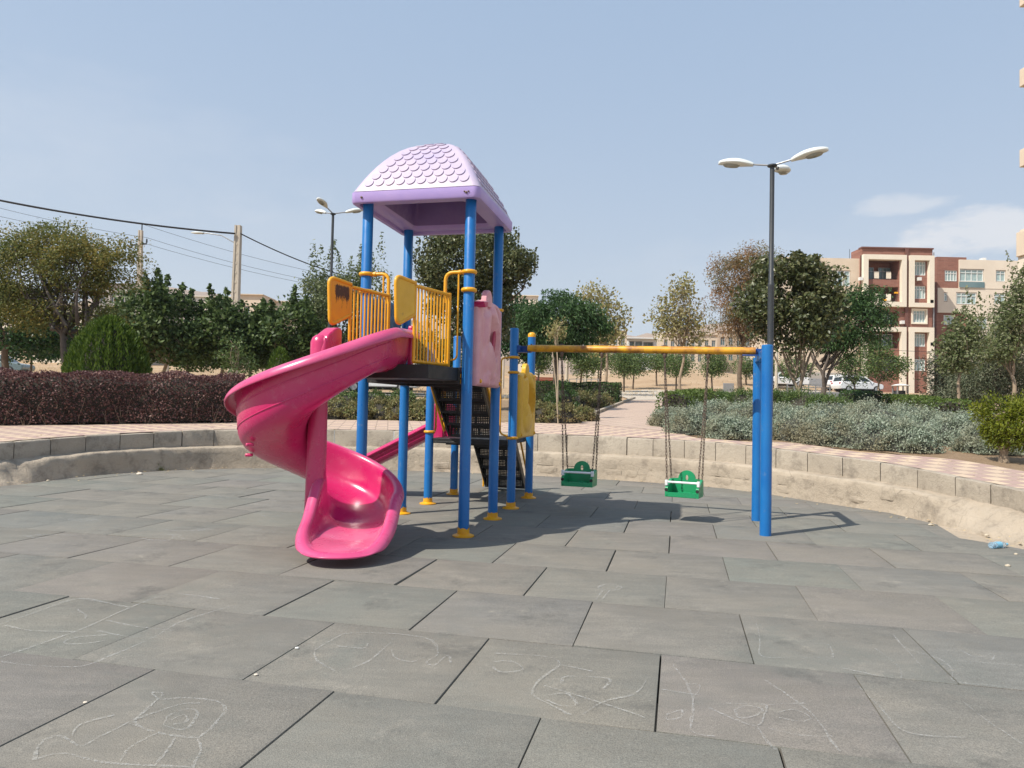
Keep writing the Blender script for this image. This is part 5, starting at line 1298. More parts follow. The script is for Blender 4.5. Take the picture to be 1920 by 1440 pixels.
def util_pole(label, px_top, py_top, px_bot, Y, w0, w1):
    t = U(px_top, py_top, Y); b = U(px_bot, 690, Y); zb = T(b.x, Y); root = empty('utility_pole', (b.x, Y, zb), 0, label, 'utility pole', 'concrete utility poles')
    k_ = (t.z-zb); bot = Vector((0, 0, -.2)); top = Vector((t.x-b.x, 0, k_)); mb = MB()
    def sq_(c, w, d): return [c+Vector((x*w/2, y*d/2, 0)) for x, y in ((-1, -1), (1, -1), (1, 1), (-1, 1))]
    # H-section taper: outer flanges with a recessed web
    for sx in (-1, 1):
        vs = []
        for c, w in ((bot, w1), (top, w0)): vs += [c+Vector((sx*w*.5-sx*w*.0, -w*.5, 0)), c+Vector((sx*w*.22, -w*.5, 0)), c+Vector((sx*w*.22, w*.5, 0)), c+Vector((sx*w*.5, w*.5, 0))]
        mb.add(vs, [(0, 1, 2, 3), (4, 5, 6, 7), (0, 1, 5, 4), (1, 2, 6, 5), (2, 3, 7, 6), (3, 0, 4, 7)])
    vs = []
    for c, w in ((bot, w1), (top, w0)): vs += [c+Vector((-w*.22, -w*.38, 0)), c+Vector((w*.22, -w*.38, 0)), c+Vector((w*.22, w*.38, 0)), c+Vector((-w*.22, w*.38, 0))]
    mb.add(vs, [(0, 1, 2, 3), (4, 5, 6, 7), (0, 1, 5, 4), (1, 2, 6, 5), (2, 3, 7, 6), (3, 0, 4, 7)])
    for i in range(1, 9):
        c = bot.lerp(top, 1-i*.055); w = w1+(w0-w1)*(1-i*.055); mb.box(c+Vector((0, -w*.40, 0)), (w*.30, w*.06, .10))
    mb.build('shaft', M['concrete_pole'], root, 30); return root, t
PA, tA = util_pole('near pale concrete utility pole with a street light arm, left of the tower', 447, 423, 437, 34, .27, .40)
PB, tB = util_pole('farther concrete utility pole with a small crossarm, behind the yellowing tree', 264, 432, 258, 49, .24, .36)
o = PA.location; a0 = U(441, 456, 34)-o; hd = U(365, 438, 34)-o; mb = MB()
mb.tube([a0, a0.lerp(hd, .35)+Vector((0, 0, .22)), a0.lerp(hd, .7)+Vector((0, 0, .16)), hd+Vector((.35, 0, .0))], .028, 7); arm = mb.build('arm', M['galv'], PA, 60)
rows = [[hd+Vector((.45-.62*t_, .11*math.sin(PI*min(1, t_*.85+.12))**.6*math.cos(q), .06*math.sin(PI*min(1, t_*.85+.1))**.6*math.sin(q)+.04)) for q in (2*PI*k_/12 for k_ in range(13))] for t_ in (i/10 for i in range(11))]
mb = MB(); mb.grid(rows); mb.build('lamp_head', M['lampwhite'], arm, 60)
o = PB.location; mb = MB(); a0, b0 = U(245, 460, 49)-o, U(275, 457, 49)-o; mb.bar(a0, b0, .08, .10); ca = mb.build('crossarm', M['pole_dark'], PB, 30)
for e in (a0, b0):
    mb = MB(); mb.lathe([(.04, 0), (.06, .10), (.05, .16), (.06, .22), (.03, .30), (0, .31)], e+Vector((0, 0, .05)), 10); mb.build('insulator', M['pole_dark'], ca, 40)
mb = MB(); e = U(266, 432, 49)-o; mb.tube([e, e+Vector((0, 0, .45))], .04, 8); mb.build('pin', M['pole_dark'], PB, 40)
def cable(label, a, b, sag, r):
    a, b = Vector(a), Vector(b); mb = MB(); mb.tube([a.lerp(b, i/30)-Vector((0, 0, 4*sag*(i/30)*(1-i/30))) for i in range(31)], r, 5); return tag(mb.build('power_cable', M['cable'], smooth=60), label, 'cable')
a = U(441, 438, 33.8)
cable('thick black cable sagging from the near concrete pole towards the upper left', a, U(-420, 272, 30), .55, .045)
cable('thick black cable from the near concrete pole down behind the grey-green tree', U(451, 438, 33.8), U(690, 528, 42), .25, .03)
for i, (y0, yb, y1) in enumerate(((398, 452, 560), (380, 452, 545))):
    e = (U(245, 458, 49), U(275, 455, 49))[i]; nm = ('lower', 'upper')[i]
    cable('thin %s wire from the far pole crossarm out of the picture on the left' % nm, e+Vector((0, 0, .35)), U(-300, (322, 300)[i], 44), .5, .012)
    cable('thin %s wire from the far pole crossarm down towards the tower' % nm, e+Vector((0, 0, .35)), U(700, (552, 545)[i], 60), .4, .012)
e = U(266, 420, 49); cable('thin wire from the tip of the far pole to the right', e, U(700, 530, 60), .4, .012)
cable('thin wire from the far pole tip leftwards, nearly touching the thick cable', e, U(-300, 305, 44), .4, .012)
cable('single wire strung low in front of the brick flats', U(1640, 653, 70), U(1800, 657, 72), .2, .02)

# ================================================================== BUILDINGS
def facade(mb, x0, x1, z0, z1, y, openings, depth=.25):
    xs = sorted({x0, x1, *[v for o in openings for v in o[:2]]}); zs = sorted({z0, z1, *[v for o in openings for v in o[2:4]]})
    for a, b in zip(xs, xs[1:]):
        for c, d in zip(zs, zs[1:]):
            m = ((a+b)/2, (c+d)/2)
            if not any(o[0] < m[0] < o[1] and o[2] < m[1] < o[3] for o in openings): mb.add([(a, y, c), (b, y, c), (b, y, d), (a, y, d)], [(0, 1, 2, 3)])
    for o in openings:
        a, b, c, d = o[:4]; e = y+(o[4] if len(o) > 4 else depth)
        mb.add([(a, y, c), (b, y, c), (b, y, d), (a, y, d), (a, e, c), (b, e, c), (b, e, d), (a, e, d)], [(0, 1, 5, 4), (1, 2, 6, 5), (2, 3, 7, 6), (3, 0, 4, 7), (4, 5, 6, 7)])
class Bld:
    def __init__(s, name, label, Y, px0, px1, gpy=740, cat='building', group=None):
        s.Y = Y; a = U((px0+px1)/2, gpy, Y); s.o = Vector((a.x, Y, T(a.x, Y))); s.root = empty(name, s.o, 0, label, cat, group); s.pm = (px0+px1)/2
    def X(s, px, py=600): return U(px, py, s.Y).x-s.o.x
    def Z(s, py, px=None): return U(px or s.pm, py, s.Y).z-s.o.z
    def slab(s, name, mat, px0, px1, py0, py1, yo, th, parent=None, bevel=0):
        x0, x1, z1, z0 = s.X(px0), s.X(px1), s.Z(py0), s.Z(py1); mb = MB(); mb.box(((x0+x1)/2, yo+th/2, (z0+z1)/2), (x1-x0, th, z1-z0)); return mb.build(name, mat, parent or s.root, 30, bevel)
    def wall(s, name, mat, px0, px1, py0, py1, yo, depth, ops=(), parent=None, bottom=-1.0):
        x0, x1, z1, z0 = s.X(px0), s.X(px1), s.Z(py0), (s.Z(py1) if py1 else bottom); mb = MB()
        O = [(s.X(a), s.X(b), s.Z(d), s.Z(c), *( [e[0]] if e else [] )) for a, b, c, d, *e in ops]
        facade(mb, x0, x1, z0, z1, yo, O)
        mb.add([(x0, yo, z0), (x1, yo, z0), (x1, yo, z1), (x0, yo, z1), (x0, yo+depth, z0), (x1, yo+depth, z0), (x1, yo+depth, z1), (x0, yo+depth, z1)], [(1, 5, 6, 2), (0, 3, 7, 4), (3, 2, 6, 7), (4, 7, 6, 5)])
        return mb.build(name, mat, parent or s.root, 30, fix=False)
    def window(s, px0, px1, py0, py1, yo, n=3, pane='curtain', frame='winwhite', t=.07):
        x0, x1, z1, z0 = s.X(px0), s.X(px1), s.Z(py0), s.Z(py1); mb = MB(); f = lambda a, b, c, d: mb.box(((a+b)/2, yo, (c+d)/2), (b-a, .08, d-c))
        f(x0, x1, z0, z0+t); f(x0, x1, z1-t, z1); f(x0, x0+t, z0+t, z1-t); f(x1-t, x1, z0+t, z1-t)
        for i in range(1, n): x = x0+(x1-x0)*i/n; f(x-t*.4, x+t*.4, z0+t, z1-t)
        f(x0+t, x1-t, z0+(z1-z0)*.72-.03, z0+(z1-z0)*.72+.03)
        w_ = mb.build('window', M[frame], s.root, 30); mb = MB(); mb.box(((x0+x1)/2, yo+.06, (z0+z1)/2), (x1-x0-t, .02, z1-z0-t)); mb.build('pane', M[pane], w_, 30); return w_
# brick and cream block of flats
b = Bld('apartment_block', 'five-storey red brick and cream block of flats with framed balconies', 95, 1540, 1755)
b.wall('cream_wing', M['stone_beige'], 1470, 1621, 482, None, 1.2, 12, [(1566, 1602, 505, 536)])
b.wall('brick_front', M['brick'], 1619, 1753, 463, None, .6, 3, [(1630, 1689, 484, 522, 2.2), (1630, 1689, 536, 564, 2.2), (1630, 1690, 583, 607, 1.8), (1640, 1690, 620, 652, 1.8), (1640, 1690, 668, 694, 1.8),
       (1717, 1741, 487, 513), (1717, 1741, 533, 557), (1715, 1741, 578, 603), (1716, 1740, 622, 648), (1716, 1740, 670, 694)])
def frame_rect(px0, px1, py0, py1, w, wb=None):
    wb = wb or w
    b.slab('cream_frame', M['cream'], px0, px1, py0, py0+w, 0, .9); b.slab('cream_frame', M['cream'], px0, px1, py1-wb, py1, 0, .9)
    b.slab('cream_frame', M['cream'], px0, px0+w, py0+w, py1-wb, .0, .9); b.slab('cream_frame', M['cream'], px1-w, px1, py0+w, py1-wb, .0, .9)
frame_rect(1619, 1700, 477, 574, 9); frame_rect(1706, 1752, 477, 574, 9, 8); frame_rect(1619, 1700, 612, 760, 9); frame_rect(1706, 1752, 612, 760, 9)
b.slab('dark_rib', M['reddark'], 1700, 1706, 463, 760, .35, .6)
b.slab('parapet', M['reddark'], 1618, 1754, 461.5, 464, .4, 1.0)
for y0, y1 in ((487, 513), (533, 557), (579, 602), (623, 647), (671, 693)): b.window(1718, 1740, y0, y1, .72, 4)
b.slab('window_surround', M['cream'], 1713, 1743, 576, 579, .45, .3); b.slab('window_surround', M['cream'], 1713, 1743, 602, 605, .45, .3)
for x in (1713, 1740.5): b.slab('window_surround', M['cream'], x, x+2.5, 579, 602, .45, .3)
for y0, y1 in ((486, 521), (537, 563)):
    for x in (1632, 1664): b.window(x, x+23, y0+9, y1, 2.5, 3, 'glass', 'galv', .05)
    for x in (1644, 1667): b.slab('balcony_panel', M['cream'], x, x+9, y1-14, y1-1, .75, .06)
    for i in range(5): b.slab('railing', M['pole_dark'], 1631, 1689, y1-12+i*2.6, y1-11.6+i*2.6, .85, .03)
for x, y in ((1634, 562), (1660, 562), (1682, 548)): b.slab('flower_box', M['yellow'], x, x+7, y-3, y, .66, .1)
for y0, y1 in ((585, 606), (623, 650), (671, 693)): b.window(1668, 1688, y0, y1, 2.0, 2, 'glass', 'winwhite'); b.window(1646, 1662, y0, y1, 2.0, 2, 'glass', 'winwhite')
b.window(1590, 1601, 506, 535, 1.3, 1, 'curtain'); b.window(1567, 1588, 506, 535, 1.3, 2, 'glass')
b.slab('ground_storey', M['greywall'], 1500, 1660, 700, 760, .95, .6)
for x in (1520, 1560, 1615): b.slab('garage_door', M['galv'], x, x+28, 712, 760, .88, .05)
b.slab('roof_hut', M['stone_beige'], 1584, 1618, 473, 482, 6, 4)
for x, y in ((1722, 518), (1744.5, 560), (1690.5, 600), (1745, 640), (1612, 520)): b.slab('air_conditioner', M['whitewall'], x, x+6, y, y+6, .0, .5)
b.slab('downpipe', M['galv'], 1753, 1754.2, 470, 760, .3, .15)
for x, y in ((1514, 470), (1625, 452), (1786, 472)): b.slab('aerial', M['pole_dark'], x, x+.6, y, 482, 5, .05)
# pale stone block
c = Bld('apartment_block', 'pale stone block of flats with a glazed balcony, right of the brick flats', 99, 1757, 1905)
c.wall('brick_wing', M['brick'], 1756, 1812, 483, None, .0, 12, [(1771, 1795, 508, 529), (1769, 1790, 591, 611), (1769, 1790, 634, 654)])
c.wall('pale_front', M['pale_stone'], 1797, 1908, 488, 541.5, -.25, 12, [(1797.5, 1843, 505, 528.5), (1865, 1884, 506, 528)])
c.wall('pale_front', M['pale_stone'], 1757, 1908, 541.5, 588, -.2, 12, [(1768, 1775, 550, 567), (1791, 1830, 549, 572), (1862, 1884, 549, 570)])
c.wall('lower_front', M['pale_stone'], 1812, 1908, 588, None, -.22, 12, [(1830, 1850, 596, 618), (1866, 1886, 596, 618), (1830, 1850, 640, 662), (1866, 1886, 640, 662)])
c.window(1772, 1794, 508, 528, .1, 4); c.window(1798, 1842, 506, 528, -.1, 4, 'curtain'); c.window(1866, 1883, 507, 527, -.1, 2); c.window(1769, 1774.5, 551, 566, -.1, 1); c.window(1792, 1829, 550, 571, -.1, 4); c.window(1863, 1883, 550, 569, -.1, 2); c.window(1770, 1789, 592, 610, .1, 2); c.window(1770, 1789, 635, 653, .1, 2)
for x in (1831, 1867):
    for y in (597, 641): c.window(x, x+18, y, y+20, -.1, 2)
c.slab('balcony_rail', M['glass'], 1796, 1843, 529.5, 540, -.35, .08)
c.slab('roof_tank', M['whitewall'], 1858, 1866, 476, 488, 4, 1.0); c.slab('roof_tank', M['whitewall'], 1878, 1885, 471, 488, 4, .8); c.slab('roof_hut', M['stone_beige'], 1826, 1905, 484, 488, 5, 3)
# near tower block just entering the picture on the right
d_ = Bld('tower_block', 'tall near block of flats whose balcony ends poke in at the right edge', 34, 1930, 2200)
d_.wall('front', M['stone_beige'], 1926, 2360, -360, None, -7, 7, [(2050, 2110, 20+150*i, 105+150*i) for i in range(-1, 4)])
for i in range(-2, 3):
    y = 135+150*i; d_.slab('balcony', M['stone_beige'], 1911, 1926, y, y+33, -2.0, 1.99, bevel=.03)
for i in range(-1, 4): d_.window(2051, 2109, 21+150*i, 104+150*i, -6.88, 2)
xw = d_.X(1926)
for i in range(-1, 4):
    for yy in (-5.6, -3.4):
        z0_, z1_ = d_.Z(104+150*i), d_.Z(30+150*i); mb = MB(); mb.box((xw-.02, yy, (z0_+z1_)/2), (.08, 1.3, z1_-z0_)); w_ = mb.build('window', M['winwhite'], d_.root, 30); mb = MB(); mb.box((xw-.065, yy, (z0_+z1_)/2), (.02, 1.12, z1_-z0_-.16)); mb.build('pane', M['glass'], w_, 30)
d_.slab('cornice', M['stone_beige'], 1905, 1925.8, 440, 486, -1.6, 1.6, bevel=.03); d_.slab('side_wing', M['pale_stone'], 1909, 1925.8, 486, 760, -1.4, 1.4)
d_.window(1911.5, 1919, 500, 522, -1.46, 1, 'glass', 'stone_beige')
# distant houses in the middle
e = Bld('white_house', 'distant white flat-roofed house with two dark windows, above the beam', 150, 1178, 1232, 668)
e.wall('front', M['whitewall'], 1178, 1232, 636, None, 0, 10, [(1181, 1190, 640, 650, 1.5), (1192, 1205, 640, 652, 1.5), (1207, 1226, 641, 650, 1.5), (1180, 1188, 655, 668), (1194, 1206, 655, 668), (1208, 1228, 655, 668)])
for x0, x1, y0, y1 in ((1181, 1190, 640, 650), (1192, 1205, 640, 652), (1207, 1226, 641, 650)): e.window(x0, x1, y0, y1, 1.0, 2, 'glass', 'greywall', .1)
for x0, x1, y0, y1 in ((1180, 1188, 655, 668), (1194, 1206, 655, 668), (1208, 1228, 655, 668)): e.window(x0, x1, y0, y1, .15, 2, 'glass', 'greywall', .1)
e.slab('roof_slab', M['whitewall'], 1176, 1234, 633.5, 636, -1.2, 12)
def far_house(label, Y, px0, px1, top, mat, wins, gpy=690, rows_=((.18, .42),), nm='far_house'):
    q = Bld(nm, label, Y, px0, px1, gpy); H = gpy-top; ops = []
    for r0, r1 in rows_:
        for i in range(wins): w = (px1-px0)/wins; ops.append((px0+w*(i+.22), px0+w*(i+.78), top+H*r0, top+H*r1))
    q.wall('front', M[mat], px0, px1, top, None, 0, 12, ops)
    for o_ in ops: q.window(*o_, .15, 2, 'glass', 'greywall', .12)
    q.slab('parapet', M[mat], px0-1, px1+1, top-1.5, top, -.3, 12.6); return q
R2 = ((.14, .34), (.50, .70))
far_house('distant tan block behind the sparse tree right of the acacia', 140, 1134, 1176, 621, 'stone_beige', 3, 700, R2)
far_house('distant pale tower-like house behind the sparse tree', 142, 1110, 1132, 585, 'pale_stone', 2, 700, ((.1, .22), (.35, .47), (.6, .72)))
far_house('long distant tan block behind the right swing', 150, 1243, 1345, 627, 'stone_beige', 8, 700, R2)
far_house('long distant peach block behind the browning acacia', 155, 1348, 1440, 622, 'tanwall', 6, 700, R2)
far_house('distant pale house glimpsed above the round acacia, beside the tower', 120, 958, 1008, 555, 'pale_stone', 3, 700, ((.1, .2), (.3, .42), (.55, .66)))
far_house('beige flat-roofed house behind the near concrete pole', 95, 432, 492, 553, 'stone_beige', 3, 700, ((.14, .30), (.45, .62)))
far_house('long low cream house left of the near concrete pole', 105, 352, 434, 557, 'cream', 5, 700, ((.10, .22), (.42, .6)))
far_house('low beige house behind the dark mulberry, left of the tower', 100, 500, 580, 566, 'pale_stone', 4, 700, ((.12, .28), (.45, .6)))
far_house('grey house behind the yellowing tree and the far pole', 90, 180, 262, 533, 'greywall', 4, 700, ((.1, .22), (.38, .5), (.62, .72)))
far_house('cream house half hidden behind the far left trees', 95, 60, 170, 570, 'cream', 5, 700, R2)
far_house('pale house seen under the tower roof, behind the left posts', 110, 660, 780, 600, 'pale_stone', 6, 700, R2)
far_house('hazy cream house at the far left edge', 98, -60, 40, 600, 'cream', 5, 700, R2)
far_house('grey distant block filling the gap behind the broadleaf trunk', 110, 1448, 1500, 640, 'greywall', 3, 735, R2)

# ================================================================== VEHICLES AND STREET FURNITURE
def make_car(name, label, pos, rz, body, hatch=False, group='white cars parked along the street'):
    root = empty(name, pos, rz, label, 'car', group); w = .82
    if hatch: low = [(-1.9, .30), (1.85, .30), (1.95, .5), (1.9, .72), (1.05, .88), (-1.9, .92), (-2.0, .6)]; top = [(-1.85, .90), (-1.72, 1.36), (-1.4, 1.44), (.1, 1.44), (.35, 1.38), (1.1, .87)]
    else: low = [(-2.1, .30), (2.05, .30), (2.15, .5), (2.08, .74), (1.1, .90), (-1.45, .94), (-2.1, .92), (-2.18, .6)]; top = [(-1.5, .92), (-.95, 1.36), (-.7, 1.41), (.2, 1.41), (.42, 1.36), (1.12, .89)]
    mb = MB(); lw = [(q.x, q.y) for q in fillet([(*p, 0) for p in low+[low[0]]], .10, 4)][:-1]
    mb.prism(lw, -w, w, lambda u, v, y: (u, y, v)); bd_ = mb.build('body', body, root, 40, .05)
    mb = MB(); n = len(top); vs = []
    for sy in (-1, 1):
        for x, z in top: vs.append((x, sy*(w-.03-(z-.88)*.30), z))
    mb.add(vs, [tuple(range(n)), tuple(range(2*n-1, n-1, -1))]+[(i, n+i, n+(i+1) % n, (i+1) % n) for i in range(n)]); cb = mb.build('cabin', body, root, 30, .03)
    zb, zt = .94, 1.33
    def xs_at(z, side):
        L = top if side < 0 else top[::-1]
        for (x0, z0), (x1, z1) in zip(L, L[1:]):
            if z0 <= z <= z1: return x0+(x1-x0)*(z-z0)/(z1-z0)
        return L[0][0]
    xa, xb, xc, xd = xs_at(zb, -1)+.12, xs_at(zb, 1)-.16, xs_at(zt, -1)+.10, xs_at(zt, 1)-.12
    cuts = [0, .33, .66, 1] if hatch else [0, .48, 1]
    for sy in (-1, 1):
        for a, c in zip(cuts, cuts[1:]):
            g_ = .02; P = [(xa+(xb-xa)*(a+g_), zb), (xa+(xb-xa)*(c-g_), zb), (xc+(xd-xc)*(c-g_), zt), (xc+(xd-xc)*(a+g_), zt)]
            mb = MB(); V = [(x, sy*(w-.03-(z-.88)*.30+.004), z) for x, z in P]+[(x, sy*(w-.03-(z-.88)*.30-.01), z) for x, z in P]
            mb.add(V, [(0, 1, 2, 3), (7, 6, 5, 4)]+[(i, 4+i, 4+(i+1) % 4, (i+1) % 4) for i in range(4)]); mb.build('side_window', M['carglass'], cb, 0)
    for (x0, z0), (x1, z1), nm in ((top[-1], top[-2], 'windscreen'), (top[0], top[1], 'rear_window')):
        mb = MB(); d = Vector((x1-x0, 0, z1-z0)); nn_ = Vector((d.z, 0, -d.x)).normalized()*(1 if nm == 'windscreen' else -1)
        if nn_.z < 0: nn_ = -nn_
        p, q = Vector((x0, 0, z0))+d*.12, Vector((x0, 0, z0))+d*.9; V = []
        for off in (.006, -.01):
            V += [p+nn_*off+Vector((0, -(w-.16), 0)), p+nn_*off+Vector((0, w-.16, 0)), q+nn_*off+Vector((0, w-.26, 0)), q+nn_*off+Vector((0, -(w-.26), 0))]
        mb.add(V, [(0, 1, 2, 3), (7, 6, 5, 4)]+[(i, 4+i, 4+(i+1) % 4, (i+1) % 4) for i in range(4)]); mb.build(nm, M['carglass'], cb, 0)
    for x in (-1.25, 1.28):
        for sy in (-1, 1):
            mb = MB(); mb.lathe([(.0, -.10), (.26, -.10), (.30, -.07), (.30, .07), (.26, .10), (.0, .10)], (x, sy*(w-.07), .30), 20, Matrix.Rotation(PI/2, 3, 'X')); wh = mb.build('wheel', M['rubber'], root, 40)
            mb = MB(); mb.lathe([(.0, 0), (.17, 0), (.19, .012), (.0, .02)], (x, sy*(w+.031), .30), 16, Matrix.Rotation(-sy*PI/2, 3, 'X')); mb.build('rim', M['hub'], wh, 40)
    for sy in (-1, 1):
        mb = MB(); mb.box((low[3][0]-.06, sy*.58, .66), (.16, .30, .14)); mb.build('headlight', M['glass'], bd_, 30, .02)
        mb = MB(); mb.box((low[-1][0]+.10, sy*.62, .78), (.14, .22, .16)); mb.build('tail_light', M['redlamp'], bd_, 30, .02)
        mb = MB(); mb.box((xs_at(1.0, 1)-.25, sy*(w+.06), .98), (.10, .14, .10)); mb.build('mirror', body, cb, 30, .02)
        for xh in (-.55, .35):
            mb = MB(); mb.box((xh, sy*(w+.006), .80), (.16, .02, .025)); mb.build('handle', M['rubber'], bd_, 30)
    mb = MB(); mb.box((0, 0, .24), (3.4, 1.4, .12)); mb.build('underbody', M['rubber'], root, 30)
    return root
def car_at(label, px, py, Y, rz, body='carwhite', hatch=False, sc_=1.0, nm='parked_car', grp='white cars parked along the street'):
    p = U(px, py, Y); c = make_car(nm, label, (p.x, Y, T(p.x, Y)+.06), rz, M[body], hatch, grp); c.scale = (sc_,)*3; return c
car_at('white sedan parked farthest left on the street, just right of the twin posts', 1466, 733, 64, PI+.05)
car_at('white hatchback parked behind, partly hidden by the nearer hatchback', 1588, 738, 66, .12, hatch=True)
car_at('white hatchback parked nearest, with dark side windows, right of the acacia trunk', 1607, 740, 62, .1, hatch=True)
car_at('white car glimpsed between the left tower posts under the slide', 712, 730, 38, .05, hatch=False)
car_at('grey-blue car half hidden behind trees at the far left', -6, 690, 50, .1, 'carteal', False, grp=None)
# red bench by the railing
p = U(1026, 702, 58); bn = empty('park_bench', (p.x, 58, T(p.x, 58)), .05, 'red-brown park bench in front of the low railing, far behind the swing', 'bench')
mb = MB()
for i in range(4): mb.box((0, -.05-.13*i, .45), (1.9, .11, .04))
mb.build('seat', M['benchred'], bn, 30)
mb = MB()
for i in range(4): mb.box((0, .06+.03*i, .58+.15*i), (1.9, .03, .13))
mb.build('backrest', M['benchred'], bn, 30)
for x in (-.8, .8): mb = MB(); mb.box((x, -.4, .22), (.08, .08, .43)); mb.box((x, .05, .30), (.08, .08, .6)); mb.box((x, -.17, .40), (.08, .5, .05)); mb.build('leg', M['pole_dark'], bn, 30)
def railing(label, pa, pb, Y, h, n, mat='galv', rails=2):
    a, b_ = U(*pa, Y), U(*pb, Y); root = empty('railing', (a.x, Y, T(a.x, Y)), 0, label, 'railing'); d = b_.x-a.x
    z = lambda u: T(a.x+d*u, Y)-root.location.z
    for i in range(n+1): u = i/n; mb = MB(); mb.box((d*u, 0, z(u)+h/2), (.07, .07, h)); mb.build('rail_post', M[mat], root, 30)
    for k_ in range(rails):
        mb = MB(); zz_ = h*(1-k_/rails)-.03; mb.bar((0, 0, z(0)+zz_), (d, 0, z(1)+zz_), .05, .06); mb.build('rail', M[mat], root, 30)
railing('low pale metal railing beyond the dark square hedge', (1068, 706), (1122, 706), 57, 1.0, 4)
railing('long grey roadside railing in front of the parked cars', (1476, 742), (1556, 744), 55, .85, 6, rails=4)
railing('distant blue-grey slatted fence behind the dirt slope', (1225, 690), (1340, 692), 112, 2.2, 10, rails=6)
railing('distant slatted fence between the sparse trees and the twin posts', (1345, 692), (1425, 694), 112, 2.2, 8, rails=6)
def block(name, label, cat, px, py, Y, size, mat, extra=None):
    p = U(px, py, Y); root = empty(name, (p.x, Y, T(p.x, Y)), 0, label, cat); mb = MB(); mb.box((0, 0, size[2]/2), size); mb.build('body', M[mat], root, 30, .03)
    if extra: extra(root, size)
    return root
def bin_extra(root, s):
    mb = MB(); mb.box((0, 0, s[2]+.06), (s[0]+.1, s[1]+.1, .12)); mb.build('lid', M['bluebin'], root, 30, .03)
    for i in range(6): mb = MB(); mb.box((-s[0]/2+s[0]*(i+.5)/6, -s[1]/2-.04, s[2]/2), (.10, .08, s[2]*.9)); mb.build('rib', M['bluebin'], root, 30)
block('shipping_container', 'blue container behind the distant slatted fence', 'container', 1297, 688, 118, (4.2, 2.4, 2.2), 'bluebin', bin_extra)
p = U(1366, 724, 50); sg = empty('notice_board', (p.x, 50, T(p.x, 50)), 0, 'low grey notice board on two legs at the edge of the dirt slope', 'notice board')
mb = MB(); mb.box((0, 0, .62), (.75, .06, .6)); mb.build('board', M['galv'], sg, 30, .01)
for x in (-.32, .32): mb = MB(); mb.box((x, .05, .25), (.05, .05, .5)); mb.build('leg', M['galv'], sg, 30)
p = U(1688, 745, 48); kb = empty('kiosk', (p.x, 48, T(p.x, 48)), 0, 'small white kiosk with a peaked canopy beyond the hedge gap', 'kiosk')
mb = MB(); mb.lathe([(.58, 1.0), (.6, 1.04), (.3, 1.12), (0, 1.16)], (0, 0, 0), 8); mb.build('canopy', M['whitewall'], kb, 30)
for x, y in ((-.35, -.3), (.35, -.3), (-.35, .3), (.35, .3)): mb = MB(); mb.box((x, y, .5), (.07, .07, 1.0)); mb.build('post', M['galv'], kb, 30)
mb = MB(); mb.box((0, .1, .35), (.6, .45, .7)); mb.build('counter', M['pole_dark'], kb, 30, .02)
for px, py, top, Y, w_, lab in ((1062, 714, 655, 50, .22, 'pale concrete post behind the left swing chains'), (1098, 716, 655, 52, .18, 'mottled pale trunk-like post right of the left swing seat'), (1455, 736, 640, 60, .26, 'pale concrete street pole beside the white sedan'), (943//1, 706, 640, 60, .2, 'pale post behind the lower blue posts'), (313, 690, 655, 34, .16, 'short white marker post behind the purple hedge')):
    p = U(px, py, Y); t = U(px, top, Y); zb = T(p.x, Y); mb = MB(); mb.tube([(p.x, Y, zb-.1), (p.x+.02, Y, (zb+t.z)/2), (p.x+.05, Y, t.z)], [w_*.6, w_*.52, w_*.42], 8); mb.cur = 0
    tag(mb.build('concrete_post', M['concrete_pole'], smooth=40), lab, 'post')

# ================================================================== SMALL THINGS ON THE FLOOR
g = G(1872, 1028); bt = empty('water_bottle', (g.x, g.y, .035), .35, 'clear plastic water bottle with a blue label lying beside the broken ledge', 'bottle')
RX90 = Matrix.Rotation(PI/2, 3, 'Y')
mb = MB(); mb.lathe([(.0, -.115), (.028, -.115), (.033, -.105), (.033, .05), (.030, .07), (.013, .10), (.013, .118), (0, .118)], (0, 0, 0), 18, RX90); mb.build('bottle_body', M['bottle'], bt, 40)
mb = MB(); mb.lathe([(.0336, -.05), (.034, -.045), (.034, .02), (.0336, .025)], (0, 0, 0), 18, RX90); mb.build('bottle_label', M['bottle_label'], bt, 40)
mb = MB(); mb.lathe([(.015, .108), (.015, .128), (0, .128)], (0, 0, 0), 14, RX90); mb.build('cap', M['bottle_label'], bt, 40)
rr = random.Random(21)
def pebble(name, label, cat, px, py, s, mat, z=0):
    g = G(px, py); mb = MB(); rows = [[(s*math.sin(p)*math.cos(q)*(1+.2*math.sin(3*q+px)), .8*s*math.sin(p)*math.sin(q), .5*s*math.cos(p)*(1+.2*math.sin(2*q))) for p in (PI*j/6 for j in range(7))] for q in (2*PI*i/9 for i in range(9))]
    mb.grid(rows, closed_u=True); o = mb.build(name, M[mat], None, 60); o.location = (g.x, g.y, z+.3*s); return tag(o, label, cat)
pebble('pebble', 'small white pebble wedged in the open joint left of centre', 'pebble', 557, 1216, .011, 'whitewall')
pebble('pebble', 'small pale pebble at the lower end of the widest open joint', 'pebble', 480, 1266, .010, 'pale_stone')
pebble('pebble', 'tiny pale pebble on the joint at the lower left', 'pebble', 160, 1318, .009, 'pale_stone')
pebble('stone_lump', 'broken pale stone lump on the sand by the left wall', 'stone', 262, 890, .05, 'pale_stone')
pebble('stone_lump', 'brown brick fragment beside the broken ledge on the right', 'stone', 1832, 988, .07, 'tanwall')
